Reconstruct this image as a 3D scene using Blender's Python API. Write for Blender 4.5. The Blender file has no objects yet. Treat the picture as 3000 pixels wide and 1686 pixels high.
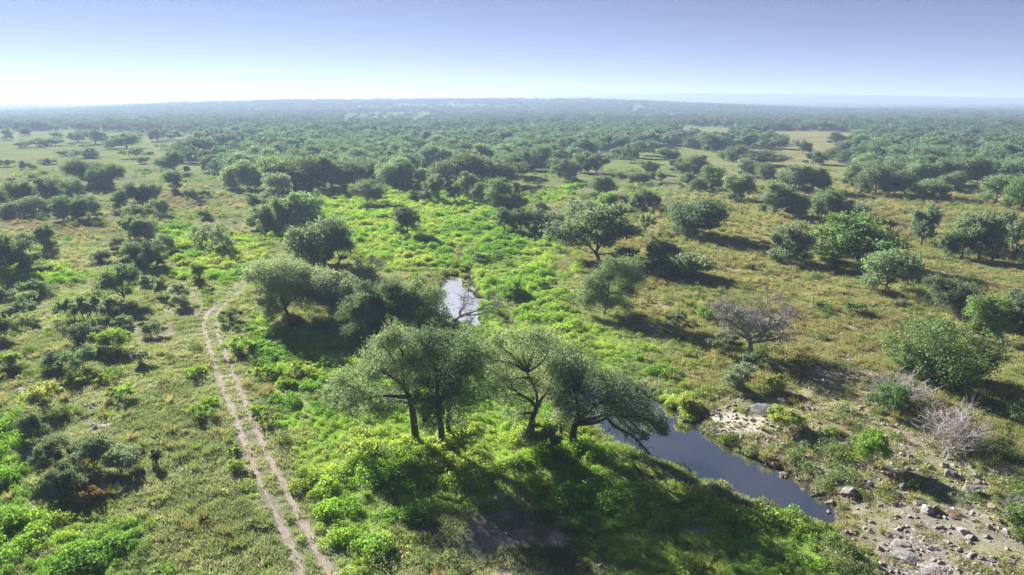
import bpy, math, random
import numpy as np
from mathutils import Vector

# ------------------------------------------------------------------ camera, sky, sun, exposure
sc = bpy.context.scene
C = sc.collection
SUN_AZ = math.radians(-36.0)      # left of the viewing direction
SUN_EL = math.radians(22.5)
cam = bpy.data.cameras.new('camera')
cam.sensor_width = 36.0; cam.lens = 24.0; cam.clip_start = 0.5; cam.clip_end = 60000.0
cam_ob = bpy.data.objects.new('camera', cam); C.objects.link(cam_ob)
cam_ob.location = (0, 0, 30.0)
cam_ob.rotation_euler = (math.radians(90 - 15.11), 0, 0)
sc.camera = cam_ob

world = bpy.data.worlds.new('World'); sc.world = world; world.use_nodes = True
wn = world.node_tree; wn.nodes.clear()
sky = wn.nodes.new('ShaderNodeTexSky'); sky.sky_type = 'NISHITA'; sky.sun_disc = False
sky.sun_elevation = SUN_EL; sky.sun_rotation = SUN_AZ
sky.altitude = 0; sky.air_density = 0.40; sky.dust_density = 0.0; sky.ozone_density = 0.6
bg = wn.nodes.new('ShaderNodeBackground'); bg.inputs['Strength'].default_value = 0.05
wo = wn.nodes.new('ShaderNodeOutputWorld')
hs = wn.nodes.new('ShaderNodeMix'); hs.data_type = 'RGBA'; hs.blend_type = 'MULTIPLY'; hs.inputs[0].default_value = 1.0
hs.inputs[7].default_value = (0.60, 0.485, 0.535, 1.0)       # the violet cast of the photographed sky
wn.links.new(sky.outputs[0], hs.inputs[6])
wn.links.new(hs.outputs[2], bg.inputs['Color']); wn.links.new(bg.outputs[0], wo.inputs['Surface'])

sl = bpy.data.lights.new('sun', 'SUN'); sl.energy = 4.6; sl.angle = math.radians(0.6); sl.color = (1.0, 0.965, 0.88)
sun = bpy.data.objects.new('sun', sl); C.objects.link(sun)
sdir = Vector((math.sin(SUN_AZ) * math.cos(SUN_EL), math.cos(SUN_AZ) * math.cos(SUN_EL), math.sin(SUN_EL)))
sun.rotation_euler = sdir.to_track_quat('Z', 'Y').to_euler(); sun.location = (-60, 80, 60)

vs = sc.view_settings
vs.view_transform = 'Standard'; vs.look = 'None'; vs.gamma = 1.0; vs.use_curve_mapping = False
vs.exposure = 1.72
cy = sc.cycles
cy.max_bounces = 5; cy.diffuse_bounces = 4; cy.glossy_bounces = 2; cy.transmission_bounces = 2
cy.volume_bounces = 0; cy.transparent_max_bounces = 4; cy.caustics_reflective = False; cy.caustics_refractive = False
cy.use_denoising = True; cy.sample_clamp_direct = 3.0; cy.sample_clamp_indirect = 3.0

# tables in metres: x to the right, y away from the photographer, heights and widths
THINGS = [
 ('oak', -8.88, 56.92, 10.75, 8.7, 'g', 'big oak with a bare lower trunk, leftmost of the five tall creekside trees', '', {'lobes': [(-1.34, 0.04, 10.19, 0.9), (-3.59, 1.62, 7.5, 1.4), (-5.79, -1.28, 6.39, 1.14), (-7.73, 1.62, 3.97, 0.89), (-4.49, -0.68, 5.15, 1.46), (-3.92, -0.28, 3.14, 1.39), (-0.67, 1.18, 8.66, 1.48), (-1.69, -0.33, 7.77, 1.36), (-0.8, 0.18, 5.6, 1.11), (-5.21, -1.7, 4.47, 0.9), (-2.71, 0.91, 3.77, 1.25), (0.49, 0.14, 7.26, 1.07), (-2.77, -0.61, 3.3, 0.92), (-1.5, 1.04, 3.37, 1.07), (-6.35, -0.71, 4.44, 0.85), (-2.54, -0.17, 9.47, 1.02), (-3.63, -1.32, 7.36, 1.07)], 'trunk': [(-0.0, 0.0, -0.1), (-0.04, 0.0, 1.48), (-0.14, 0.0, 3.01), (-0.36, 0.0, 4.35)], 'r0': 0.36}),
 ('oak', -6.33, 55.83, 10.59, 6.78, 'o', 'leafy oak standing beside the big oak, trunk closest to the fallen log', '', {'lobes': [(-1.41, -0.76, 10.09, 1.23), (0.19, -0.64, 10.2, 1.31), (1.19, 1.01, 8.49, 1.36), (-0.6, -1.31, 8.74, 1.22), (0.29, 0.32, 6.5, 1.39), (1.63, 0.73, 7.14, 1.27), (0.53, -1.0, 5.13, 1.19), (-0.05, -1.42, 3.88, 1.07), (-1.36, -0.72, 2.89, 0.84), (-1.26, 0.5, 5.77, 1.06), (-0.83, 0.2, 3.77, 1.04), (-1.39, -1.12, 5.03, 0.83), (1.23, -0.22, 5.75, 1.02), (-1.94, 0.54, 8.02, 0.9)], 'trunk': [(-0.0, 0.0, -0.1), (-0.02, 0.0, 1.69), (-0.21, 0.0, 3.36), (-0.23, 0.0, 5.01)], 'r0': 0.31}),
 ('oak', -5.84, 57.32, 9.91, 6.06, 'g', 'slender oak just behind the leafy oak, its trunk half hidden', '', {'lobes': [(1.99, -1.33, 9.75, 1.19), (2.99, -0.84, 8.46, 1.14), (0.97, 0.96, 4.93, 1.32), (2.28, 0.26, 5.9, 1.11), (0.96, -1.3, 3.6, 1.22), (0.53, -0.21, 1.73, 0.88), (2.78, -0.07, 7.02, 0.92), (1.93, -1.09, 4.0, 1.04), (2.45, 0.75, 4.41, 1.0), (1.65, -1.24, 8.13, 1.02)], 'trunk': [(0.03, 0.0, -0.07), (-0.05, 0.0, 1.62), (0.17, 0.0, 3.33), (0.58, 0.0, 4.68)], 'r0': 0.24}),
 ('oak', 1.57, 56.79, 10.67, 8.98, 'g', 'tall open-crowned oak with a dark forked trunk in front of the creek', '', {'lobes': [(-3.44, 1.6, 6.23, 1.31), (-3.83, 0.04, 8.48, 1.03), (-2.25, 1.71, 8.02, 1.37), (-0.98, -1.51, 10.63, 1.11), (0.26, 0.39, 8.35, 1.28), (1.42, -0.44, 9.94, 1.25), (2.74, 1.09, 8.58, 1.29), (-2.01, -1.17, 6.56, 1.32), (-1.31, 1.34, 3.64, 1.07), (-0.63, 0.16, 2.66, 0.75), (2.64, 1.45, 6.63, 1.0), (-3.1, -0.08, 5.28, 0.92), (0.67, -0.25, 10.34, 0.84), (-2.51, 1.04, 3.94, 1.0), (-0.94, 1.74, 4.99, 1.13), (0.31, -0.47, 5.93, 0.91), (1.62, 1.69, 6.7, 1.13), (-1.63, 1.54, 1.99, 0.89), (2.63, -1.16, 6.07, 0.84), (-3.08, 0.39, 9.64, 0.79), (-1.41, 0.74, 7.57, 1.04)], 'trunk': [(-0.03, 0.0, -0.1), (0.05, 0.0, 1.2), (0.29, 0.0, 2.39), (0.66, 0.0, 3.41)], 'r0': 0.3, 'sparse': 0.72}),
 ('oak', 5.48, 56.08, 9.4, 8.33, 'o', 'wide leaning oak with a long drooping bough hanging over the water', '', {'lobes': [(0.02, 1.34, 7.94, 1.47), (1.34, 1.35, 6.95, 1.38), (-0.59, 0.07, 6.33, 1.21), (0.62, -0.94, 5.64, 1.34), (2.37, -1.96, 7.35, 1.31), (4.18, -0.51, 5.61, 1.5), (5.73, -0.4, 4.91, 1.27), (2.29, -2.0, 5.16, 1.32), (4.83, -1.99, 4.35, 1.18), (7.56, 2.2, 1.78, 1.08), (3.77, 0.67, 3.43, 1.05), (-1.02, -1.17, 5.1, 1.01), (0.28, -0.29, 3.71, 1.09), (2.12, 2.09, 2.31, 0.95), (-0.38, 1.75, 2.23, 0.82), (3.81, 1.51, 5.72, 1.18), (6.19, -0.47, 3.4, 0.91), (-1.05, -0.03, 7.98, 0.96), (5.24, 0.78, 5.54, 1.04), (7.26, -1.93, 3.19, 0.77), (5.33, 0.24, 1.61, 0.62), (6.18, -1.01, 1.58, 0.55), (7.35, 1.67, 0.79, 0.76), (7.6, -1.92, 2.47, 0.59), (4.47, 0.79, 2.02, 0.62)], 'trunk': [(0.0, 0.0, -0.1), (0.01, 0.0, 1.06), (0.17, 0.0, 2.07), (0.45, 0.0, 2.91)], 'r0': 0.36, 'bough': [(0.16, 0.0, 2.17), (1.72, 0.0, 2.37), (2.93, 0.0, 3.04), (3.72, 0.0, 2.24), (5.13, 0.0, 1.63), (6.1, 0.0, 0.72), (6.59, 0.0, 0.14)], 'droop': 1}),
 ('oak', 4.55, 58.33, 7.25, 3.73, 'p', 'thin moss-hung oak squeezed between the forked oak and the leaning oak', '', {'lobes': [(-0.17, 0.09, 6.22, 1.06), (-0.8, -0.38, 4.73, 0.94), (0.33, -0.31, 3.17, 1.01), (-0.12, -0.3, 1.79, 0.82), (0.69, 1.17, 6.63, 0.89)], 'trunk': [(0.0, 0.0, -0.11), (0.04, 0.0, 1.12), (0.14, 0.0, 2.51)], 'r0': 0.17}),
 ('shrub', 2.72, 54.44, 2.59, 2.53, 'o', 'dark leafy bush growing at the foot of the forked oak', '', {}),
 ('oak', -32.21, 94.57, 8.73, 9.2, 'p', 'silvery oak with a wide crown, beside the bend of the dirt track', '', {}),
 ('oak', -25.52, 94.57, 7.39, 7.05, 'p', 'silvery multi-stemmed oak right next to the wide-crowned silvery oak', '', {}),
 ('oak', -36.98, 126.29, 8.32, 10.84, 'g', 'leaning oak with pale top behind the two silvery oaks', '', {}),
 ('oak', -33.69, 127.42, 6.82, 5.48, 'o', 'dark shaded oak close behind the leaning pale-topped oak', '', {}),
 ('dead_tree', -25.46, 116.89, 4.93, 6.86, 'd', 'slender bare tree with thin grey limbs left of the white pool', '', {}),
 ('oak', -19.08, 84.26, 7.48, 5.89, 'o', 'dark shaggy oak in the tangle left of the white pool', '', {}),
 ('oak', -15.72, 86.29, 7.67, 6.68, 'o', 'gnarled dark oak in the middle of the tangle by the white pool', '', {'sparse': 0.8}),
 ('oak', -12.02, 87.69, 7.63, 6.79, 'g', 'half bare oak overhanging the near edge of the white pool', '', {'sparse': 0.6}),
 ('dead_tree', -8.82, 89.14, 5.6, 6.93, 'd', 'dark bare branches reaching right across the white pool', '', {'lean': 1.6}),
 ('shrub', -9.24, 87.52, 1.7, 4.13, 'o', 'low dark thicket at the near left edge of the white pool', '', {}),
 ('shrub', -11.43, 86.55, 1.55, 3.18, 'g', 'grey-green bush at the foot of the half bare oak', '', {}),
 ('oak', -24.12, 157.38, 6.74, 5.53, 'o', 'small dark round tree standing alone in the bright meadow', '', {}),
 ('oak', 17.32, 131.54, 9.76, 15.08, 'o', 'broad spreading oak with visible crooked limbs at the meadow edge', '', {'seed': 11}),
 ('oak', 13.55, 95.89, 8.48, 8.1, 'g', 'upright oak with two separate leafy heads near the meadow edge', '', {'lobes': [(0.77, 0.25, 7.01, 1.48), (-0.33, 0.79, 5.34, 1.7), (-1.58, 0.55, 4.37, 1.5), (-1.26, -0.55, 2.87, 1.78), (-2.87, -0.4, 2.31, 1.29), (3.43, 0.75, 6.89, 1.69), (3.6, -0.99, 5.54, 1.57), (3.05, 0.64, 3.83, 1.4), (2.54, 0.59, 1.5, 1.51), (0.41, -0.06, 2.21, 1.4)], 'trunk': [(0.01, 0.0, -0.16), (0.14, 0.0, 1.67), (0.53, 0.0, 3.23)], 'r0': 0.2}),
 ('oak', 28.06, 124.9, 5.48, 6.22, 'g', 'small wide-topped tree right of the broad spreading oak', '', {}),
 ('shrub', 30.9, 119.03, 3.27, 7.18, 'g', 'big round grey-green shrub below the small wide-topped tree', '', {}),
 ('shrub', 0.28, 106.05, 1.89, 3.4, 'b', 'bright bushy shrub beside the muddy channel', '', {}),
 ('shrub', 5.05, 110.84, 1.12, 2.75, 'b', 'leafy green shrub in the meadow right of the muddy channel', '', {}),
 ('shrub', -6.36, 130.58, 1.12, 2.8, 'o', 'dark bush in the meadow above the white pool', '', {}),
 ('dead_shrub', -2.6, 133.37, 1.36, 2.04, 'd', 'thin bare snag poking out of the bright meadow', '', {}),
 ('shrub', 23.17, 92.23, 1.32, 2.8, 'o', 'round dark shrub between the two-headed oak and the big bare tree', '', {}),
 ('shrub', 27.61, 93.63, 1.34, 2.25, 'b', 'small green shrub left of the big bare tree', '', {}),
 ('dead_tree', 28.9, 78.66, 7.28, 10.56, 'd', 'big bare grey tree with thick twisted limbs on the right bank', '', {'thick': 1}),
 ('shrub', 28.57, 74.55, 1.44, 3.57, 'o', 'dark bush at the foot of the big bare tree', '', {}),
 ('shrub', 26.13, 79.79, 1.92, 4.21, 'o', 'wide dark bush in the shade left of the big bare tree', '', {}),
 ('oak', 24.44, 68.63, 2.93, 3.3, 'p', 'small thin greyish sapling on the bank below the big bare tree', '', {}),
 ('shrub', 27.93, 67.76, 1.39, 1.89, 'y', 'upright yellow-green shrub on the bank above the rock ledge', '', {}),
 ('shrub', 26.09, 59.08, 1.72, 2.96, 'y', 'vivid yellow-green bush beside the pale gravel bar', '', {}),
 ('shrub', 18.18, 64.94, 1.11, 2.11, 'y', 'yellow-green bush at the water edge opposite the drooping bough', '', {}),
 ('oak', 45.26, 68.63, 6.9, 11.56, 'j', 'broad many-stemmed oak standing over deep shade on the right slope', '', {'stems': 1, 'sparse': 0.62}),
 ('shrub', 43.25, 69.7, 2.74, 2.97, 'j', 'dark bush left under the broad many-stemmed oak', '', {}),
 ('shrub', 49.51, 68.89, 2.0, 3.32, 'j', 'dark bush right under the broad many-stemmed oak', '', {}),
 ('juniper', 36.35, 60.83, 2.41, 3.69, 'j', 'dark green juniper bush wrapped in pale dead twigs', '', {}),
 ('dead_shrub', 38.89, 63.25, 3.15, 6.96, 'w', 'sprawling dead shrub of whitish twigs around the juniper bush', '', {}),
 ('dead_shrub', 37.97, 53.47, 3.95, 5.68, 'w', 'fan-shaped dead shrub of silvery twigs on the rocky slope', '', {}),
 ('shrub', 30.28, 51.8, 2.64, 2.62, 'b', 'tall green bush left of the fan-shaped dead shrub', '', {}),
 ('shrub', 47.17, 57.59, 1.79, 2.67, 'j', 'dark green bush at the picture edge above the rocks', '', {}),
 ('juniper', 34.91, 40.45, 2.7, 2.53, 'j', 'large dark bush in the bottom right corner', '', {}),
 ('dead_shrub', 36.53, 43.63, 1.62, 1.73, 'd', 'small twiggy dead shrub beside the corner bush', '', {}),
 ('oak', 61.92, 109.58, 7.13, 7.71, 'g', 'lone umbrella-shaped tree with a clean dark trunk on dry grass', '', {}),
 ('shrub', 50.53, 97.01, 1.41, 3.74, 'j', 'dark shrub alone in the dry grass below the umbrella-shaped tree', '', {}),
 ('shrub', 59.45, 93.14, 0.73, 1.66, 'o', 'small dark bush right of the dry grass clearing', '', {}),
 ('shrub', 59.62, 91.06, 0.73, 1.43, 'o', 'tiny dark bush, the right one of two on dry grass', '', {}),
 ('oak', 65.13, 94.9, 5.95, 6.61, 'o', 'leaning ragged tree with grey dead boughs near the picture edge', '', {'lean': -0.8, 'sparse': 0.8}),
 ('oak', 61.35, 83.99, 6.19, 4.58, 'j', 'rounded upright tree in front of the ragged leaning tree', '', {}),
 ('oak', 68.98, 88.12, 5.97, 3.65, 'o', 'tall dark tree on the picture edge behind the rounded tree', '', {}),
 ('oak', 68.55, 90.18, 5.51, 3.5, 'o', 'dark slim tree between the rounded tree and the edge', '', {}),
 ('oak', 54.53, 130.33, 7.63, 7.57, 'g', 'two-trunked tree with an open crown in the dry meadow', '', {}),
 ('oak', 67.49, 130.33, 8.89, 14.32, 'j', 'large bushy oak with foliage down to the grass in the dry meadow', '', {}),
 ('shrub', 61.32, 130.64, 2.44, 5.0, 'j', 'low dense bush on the left flank of the large bushy oak', '', {}),
 ('shrub', 51.8, 129.79, 1.44, 2.12, 'j', 'little dark bush left of the two-trunked tree', '', {}),
 ('oak', 89.41, 146.64, 8.91, 6.18, 'g', 'tall narrow tree with two slim trunks right of the bushy oak', '', {}),
 ('oak', 87.06, 133.69, 5.34, 3.52, 'o', 'small leaning tree at the left end of the right-edge grove', '', {}),
 ('oak', 89.47, 133.07, 6.48, 4.58, 'o', 'bushy tree second from the left in the right-edge grove', '', {}),
 ('oak', 91.94, 130.93, 9.52, 5.14, 'o', 'tall tree with bare lower trunk in the middle of the right-edge grove', '', {}),
 ('oak', 94.09, 130.93, 8.86, 4.35, 'o', 'slim pale-trunked tree beside the tallest of the right-edge grove', '', {}),
 ('oak', 100.17, 133.07, 8.85, 4.82, 'o', 'straight tree at the right end of the right-edge grove', '', {}),
 ('oak', 98.06, 143.72, 8.03, 6.14, 'o', 'grey-green tree at the back of the right-edge grove', '', {}),
 ('oak', 104.06, 142.65, 7.69, 6.1, 'o', 'dense dark tree at the back right of the right-edge grove', '', {}),
 ('oak', 42.74, 157.38, 8.32, 13.55, 'o', 'low wide oak with a bare bent limb on its right side', '', {}),
 ('shrub', 32.07, 162.18, 3.73, 4.41, 'g', 'bushy young tree between the broad spreading oak and the low wide oak', '', {}),
 ('oak', -1.66, 163.56, 5.66, 3.94, 'o', 'leftmost slim tree of the row behind the bright meadow', 'trees in the meadow-edge row', {}),
 ('oak', 0.41, 162.19, 5.45, 3.42, 'g', 'second slim tree from the left in the meadow-edge row', 'trees in the meadow-edge row', {}),
 ('oak', 2.24, 163.56, 5.49, 3.86, 'o', 'third tree from the left in the meadow-edge row', 'trees in the meadow-edge row', {}),
 ('oak', 4.19, 165.41, 5.38, 3.32, 'g', 'narrow tree in the middle of the meadow-edge row', 'trees in the meadow-edge row', {}),
 ('oak', 6.62, 165.41, 4.97, 3.32, 'o', 'fifth tree from the left in the meadow-edge row', 'trees in the meadow-edge row', {}),
 ('oak', 8.78, 163.56, 5.08, 4.69, 'g', 'bushy tree second from the right in the meadow-edge row', 'trees in the meadow-edge row', {}),
 ('oak', 11.26, 162.19, 4.88, 4.4, 'o', 'dense dark tree at the right end of the meadow-edge row', 'trees in the meadow-edge row', {}),
 ('oak', 7.88, 181.79, 5.14, 3.82, 'g', 'small round-topped tree rising behind the meadow-edge row', 'trees in the meadow-edge row', {}),
 ('oak', 16.2, 175.29, 6.73, 5.43, 'p', 'thin grey half-bare tree right of the meadow-edge row', '', {'sparse': 0.5}),
 ('oak', 20.59, 187.56, 4.44, 4.88, 'p', 'wispy grey tree behind the thin half-bare tree', '', {'sparse': 0.6}),
 ('oak', -1.92, 200.9, 8.42, 9.78, 'g', 'tall grey-green oak at the front of the central wood', '', {}),
 ('oak', 2.0, 198.88, 4.19, 5.76, 'g', 'shorter oak right beside the tall grey-green oak', '', {}),
 ('oak', -10.04, 210.85, 5.99, 5.04, 'o', 'slim dark tree at the left front of the central wood', '', {}),
 ('oak', -7.31, 214.64, 6.09, 5.55, 'o', 'dark tree between the slim dark one and the tall grey-green oak', '', {}),
 ('oak', -14.58, 224.28, 8.33, 7.78, 'g', 'tall tree at the foot of the great domed crowns', '', {}),
 ('oak', -21.21, 250.41, 11.31, 17.51, 'o', 'left one of the great domed oaks in the central wood', '', {}),
 ('oak', -10.19, 255.71, 10.66, 16.12, 'o', 'middle one of the great domed oaks in the central wood', '', {}),
 ('oak', -1.95, 261.23, 8.21, 13.15, 'o', 'right one of the great domed oaks in the central wood', '', {}),
 ('oak', -32.61, 257.89, 6.73, 6.89, 'g', 'thin-trunked tree where the bright meadow narrows', '', {}),
 ('oak', -24.64, 217.76, 8.22, 5.83, 'g', 'spindly tree with a bent trunk right of the narrow meadow', '', {}),
 ('oak', -18.28, 214.64, 5.88, 4.06, 'o', 'little upright tree in front of the great domed oaks', '', {}),
 ('shrub', -42.24, 265.27, 2.07, 5.92, 'o', 'dark bush on the left rim of the narrow meadow', '', {}),
 ('shrub', -30.3, 217.65, 2.14, 4.89, 'd', 'dark brushy heap right of the narrow meadow', '', {}),
 ('shrub', -26.58, 212.12, 3.18, 4.23, 'o', 'ragged bush next to the dark brushy heap', '', {}),
 ('oak', -43.94, 208.64, 7.28, 10.89, 'g', 'loose shaggy tree at the left rim of the bright meadow', '', {'sparse': 0.7}),
 ('oak', 28.12, 226.83, 6.42, 10.69, 'o', 'flat-topped tree beside the faint track on the right plain', '', {}),
 ('oak', 28.14, 201.58, 4.45, 5.84, 'b', 'bright bushy tree right below the flat-topped tree', '', {}),
 ('oak', 36.57, 198.88, 5.38, 4.76, 'g', 'left tree of the close trio right of the bright bushy tree', '', {}),
 ('oak', 39.01, 197.56, 5.74, 5.71, 'o', 'middle tree of the close trio right of the bright bushy tree', '', {}),
 ('oak', 42.84, 200.22, 4.02, 2.8, 'g', 'thin right tree of the close trio on the right plain', '', {}),
 ('oak', 21.31, 276.72, 8.27, 12.0, 'o', 'round oak at the right end of the central wood', '', {}),
 ('oak', 37.23, 302.86, 8.86, 10.72, 'o', 'right tree of the dark pair above the faint track', '', {}),
 ('oak', 30.92, 307.44, 9.43, 9.67, 'o', 'left tree of the dark pair above the faint track', '', {}),
 ('oak', 69.57, 396.73, 8.42, 11.66, 'o', 'round tree in the grass right of the central wood', '', {}),
 ('oak', 59.46, 389.23, 6.21, 7.26, 'g', 'small tree left of the round tree in the grass', '', {}),
 ('oak', 46.74, 262.36, 4.01, 4.42, 'o', 'first of four small trees standing in a line', '', {}),
 ('oak', 50.99, 266.98, 4.08, 4.5, 'o', 'second of four small trees standing in a line', '', {}),
 ('oak', 54.78, 269.36, 3.85, 3.2, 'o', 'third of four small trees standing in a line', '', {}),
 ('oak', 58.65, 270.56, 3.73, 3.22, 'o', 'last of four small trees standing in a line', '', {}),
 ('oak', 60.04, 302.86, 5.63, 6.87, 'g', 'small grey tree above the line of four small trees', '', {}),
 ('oak', 74.14, 310.56, 6.06, 9.49, 'o', 'wide tree right of the small grey tree', '', {}),
 ('oak', 182.92, 475.86, 9.13, 14.41, 'o', 'dark globe-shaped oak on the far tan clearing', '', {}),
 ('oak', 128.45, 351.5, 6.65, 22.8, 'o', 'long flat-crowned oak in the middle of the right plain', '', {}),
 ('oak', 118.32, 366.13, 7.98, 12.93, 'o', 'oak left of the long flat-crowned oak', '', {}),
 ('oak', 72.09, 246.33, 8.74, 8.27, 'g', 'single-stemmed round tree left of the forked pair', '', {}),
 ('oak', 74.88, 281.85, 8.96, 13.6, 'o', 'big oak behind the single-stemmed round tree', '', {}),
 ('oak', 65.38, 240.43, 4.41, 6.45, 'o', 'low tree left of the single-stemmed round tree', '', {}),
 ('oak', 64.68, 254.63, 4.78, 7.57, 'o', 'bushy tree at the left of the single-stemmed round tree', '', {}),
 ('oak', 70.98, 217.76, 8.22, 8.42, 'g', 'left one of the forked pair of trees on the plain', '', {}),
 ('oak', 74.29, 218.56, 7.81, 6.29, 'g', 'right one of the forked pair of trees on the plain', '', {}),
 ('oak', 100.19, 292.69, 6.73, 8.95, 'p', 'pale tree under the long flat-crowned oak', '', {}),
 ('oak', 101.29, 275.47, 7.16, 9.24, 'o', 'dark tree under the long flat-crowned oak', '', {}),
 ('oak', 97.38, 238.53, 8.71, 12.38, 'g', 'large left oak of the clump in the middle right plain', '', {}),
 ('oak', 103.81, 238.53, 8.13, 10.38, 'o', 'dark central oak of the clump in the middle right plain', '', {}),
 ('oak', 110.13, 240.43, 4.76, 7.64, 'o', 'low right tree of the clump in the middle right plain', '', {}),
 ('oak', 72.6, 188.75, 8.51, 10.8, 'g', 'tree with a strongly arched trunk on the right plain', '', {}),
 ('oak', 77.17, 186.37, 6.47, 8.19, 'o', 'dense tree touching the arched-trunk tree', '', {}),
 ('oak', 86.27, 186.37, 6.75, 8.74, 'g', 'thick round tree right of the arched-trunk tree', '', {}),
 ('oak', 90.29, 181.79, 4.96, 9.47, 'p', 'broad pale bushy tree right of the thick round tree', '', {}),
 ('oak', 125.93, 253.57, 8.36, 8.01, 'g', 'slim tree with a clear bare trunk left of the dark right wood', '', {}),
 ('oak', 122.44, 231.2, 9.36, 13.14, 'o', 'heavy dark oak at the front of the right wood', '', {}),
 ('oak', 133.42, 231.2, 7.67, 9.62, 'o', 'oak with visible stems second in front of the right wood', '', {}),
 ('oak', 136.99, 222.62, 5.76, 9.96, 'g', 'low spreading oak third in front of the right wood', '', {}),
 ('oak', 154.76, 242.37, 6.23, 8.41, 'o', 'dark tree behind the low spreading oak', '', {}),
 ('oak', 148.22, 209.37, 9.06, 9.13, 'g', 'round tree in grass near the right picture edge', '', {}),
 ('oak', 147.42, 197.56, 9.26, 10.98, 'j', 'bulky green tree on the right picture edge', '', {}),
 ('oak', 179.32, 264.65, 9.99, 11.47, 'o', 'tall-stemmed oak at the rim of the right wood', '', {}),
 ('oak', 169.53, 261.23, 4.77, 4.92, 'g', 'tiny tree in the gap of the right wood', '', {}),
 ('oak', 181.32, 432.77, 7.91, 10.17, 'o', 'dark tree on the tan clearing, right of the globe-shaped oak', '', {}),
 ('oak', 246.99, 532.79, 8.16, 15.08, 'o', 'tree at the back of the tan clearing', '', {}),
 ('oak', 176.64, 382.01, 6.28, 8.62, 'o', 'small dark tree below the tan clearing', '', {}),
 ('oak', 152.75, 351.5, 6.14, 11.75, 'o', 'tree clump below the tan clearing, left of the small dark tree', '', {}),
 ('oak', 172.37, 351.5, 6.82, 12.78, 'o', 'round oak left of the dark right wood', '', {}),
 ('oak', 115.35, 377.34, 5.48, 9.27, 'o', 'oak left of the pale-stemmed clump on the right plain', '', {}),
 ('oak', 130.41, 461.73, 6.22, 10.85, 'g', 'oak near the small tan clearing', '', {}),
 ('oak', 85.59, 377.34, 6.21, 11.11, 'o', 'bushy oak between the round tree and the right plain', '', {}),
 ('oak', 175.07, 318.65, 6.99, 12.55, 'o', 'oak behind the heavy dark oak', '', {}),
 ('oak', 175.88, 295.53, 7.65, 11.65, 'o', 'oak in the second row of the right wood', '', {}),
 ('oak', -91.95, 123.81, 6.97, 7.41, 'o', 'dark two-trunked tree by the left picture edge', '', {}),
 ('oak', -99.17, 142.3, 4.85, 3.89, 'o', 'small twin-stemmed tree right behind the two-trunked edge tree', '', {}),
 ('oak', -143.96, 208.64, 8.0, 10.88, 'o', 'tallest tree in the dark left grove', '', {}),
 ('oak', -149.86, 207.19, 6.92, 7.73, 'o', 'tree at the left of the tallest one in the dark left grove', '', {}),
 ('oak', -144.97, 218.56, 6.95, 7.16, 'o', 'tree at the back middle of the dark left grove', '', {}),
 ('oak', -143.68, 226.83, 5.63, 7.89, 'g', 'tree at the back right of the dark left grove', '', {}),
 ('oak', -135.88, 188.75, 4.56, 10.2, 'g', 'low wide tree in front of the dark left grove', '', {}),
 ('oak', -119.16, 181.79, 5.5, 7.64, 'o', 'middle front tree of the dark left grove', '', {}),
 ('oak', -114.33, 182.91, 5.9, 6.03, 'o', 'front right tree of the left grove with a clear trunk', '', {}),
 ('oak', -146.25, 194.96, 5.87, 4.86, 'o', 'tree cut by the left edge beside the dark left grove', '', {}),
 ('oak', -148.5, 250.41, 8.02, 11.63, 'o', 'tree with curved stems above the dark left grove', '', {}),
 ('oak', -160.95, 261.23, 8.85, 13.92, 'o', 'dense taller tree left behind the curved-stem tree', '', {}),
 ('oak', -112.98, 195.61, 5.98, 4.39, 'o', 'leftmost tree of the close row of four', '', {}),
 ('oak', -112.92, 202.26, 6.87, 5.44, 'o', 'second tree of the close row of four', '', {}),
 ('oak', -110.39, 203.65, 6.81, 4.86, 'o', 'third tree of the close row of four', '', {}),
 ('oak', -108.19, 205.76, 7.08, 5.93, 'o', 'fourth tree of the close row of four', '', {}),
 ('oak', -97.7, 189.36, 4.67, 4.26, 'g', 'little tree below the right end of the row of four', '', {}),
 ('oak', -92.37, 168.74, 5.57, 6.77, 'o', 'dark round tree under the close row of four', '', {}),
 ('oak', -118.77, 240.43, 7.83, 5.71, 'o', 'slender upright tree alone with a bush at its foot', '', {}),
 ('oak', -149.27, 307.44, 9.28, 12.69, 'o', 'dense dark tree above the slender upright tree', '', {}),
 ('oak', -181.74, 396.73, 10.32, 24.84, 'o', 'wide flat-crowned grove oak in the left plain', '', {}),
 ('oak', -290.55, 571.76, 10.36, 13.93, 'o', 'compact tree on the far left plain', '', {}),
 ('oak', -268.01, 483.25, 10.19, 25.47, 'o', 'wide arched tree with visible stems on the far left plain', '', {}),
 ('oak', -318.53, 532.79, 10.69, 18.18, 'o', 'dark blocky tree left of the wide arched tree', '', {}),
 ('oak', -346.13, 556.51, 8.77, 13.03, 'g', 'smaller tree left of the dark blocky tree', '', {}),
 ('oak', -466.36, 669.41, 7.65, 8.8, 'o', 'small tree far out by the left edge', '', {}),
 ('oak', -429.17, 593.44, 8.49, 10.12, 'o', 'tree at the far left margin of the plain', '', {}),
 ('oak', -558.01, 827.76, 8.63, 15.29, 'o', 'round tree on the far left plain before the woods', '', {}),
 ('oak', -99.83, 250.41, 9.12, 11.62, 'g', 'tall tree at the left front of the hazy wood', '', {}),
 ('oak', -131.94, 315.36, 8.29, 8.53, 'o', 'narrow tree left of the hazy wood', '', {}),
 ('oak', -136.13, 310.56, 7.87, 7.64, 'o', 'narrow tree, the left one of two beside the hazy wood', '', {}),
 ('oak', -87.98, 250.41, 10.09, 12.84, 'g', 'broad tree in the front of the hazy wood', '', {}),
 ('oak', -77.74, 225.97, 8.17, 8.28, 'p', 'pale bushy tree in front of the hazy wood', '', {}),
 ('oak', -72.79, 245.33, 10.73, 18.14, 'o', 'massive dark oak in the hazy wood', '', {}),
 ('oak', -66.86, 255.71, 10.17, 14.11, 'o', 'second massive dark oak in the hazy wood', '', {}),
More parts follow.
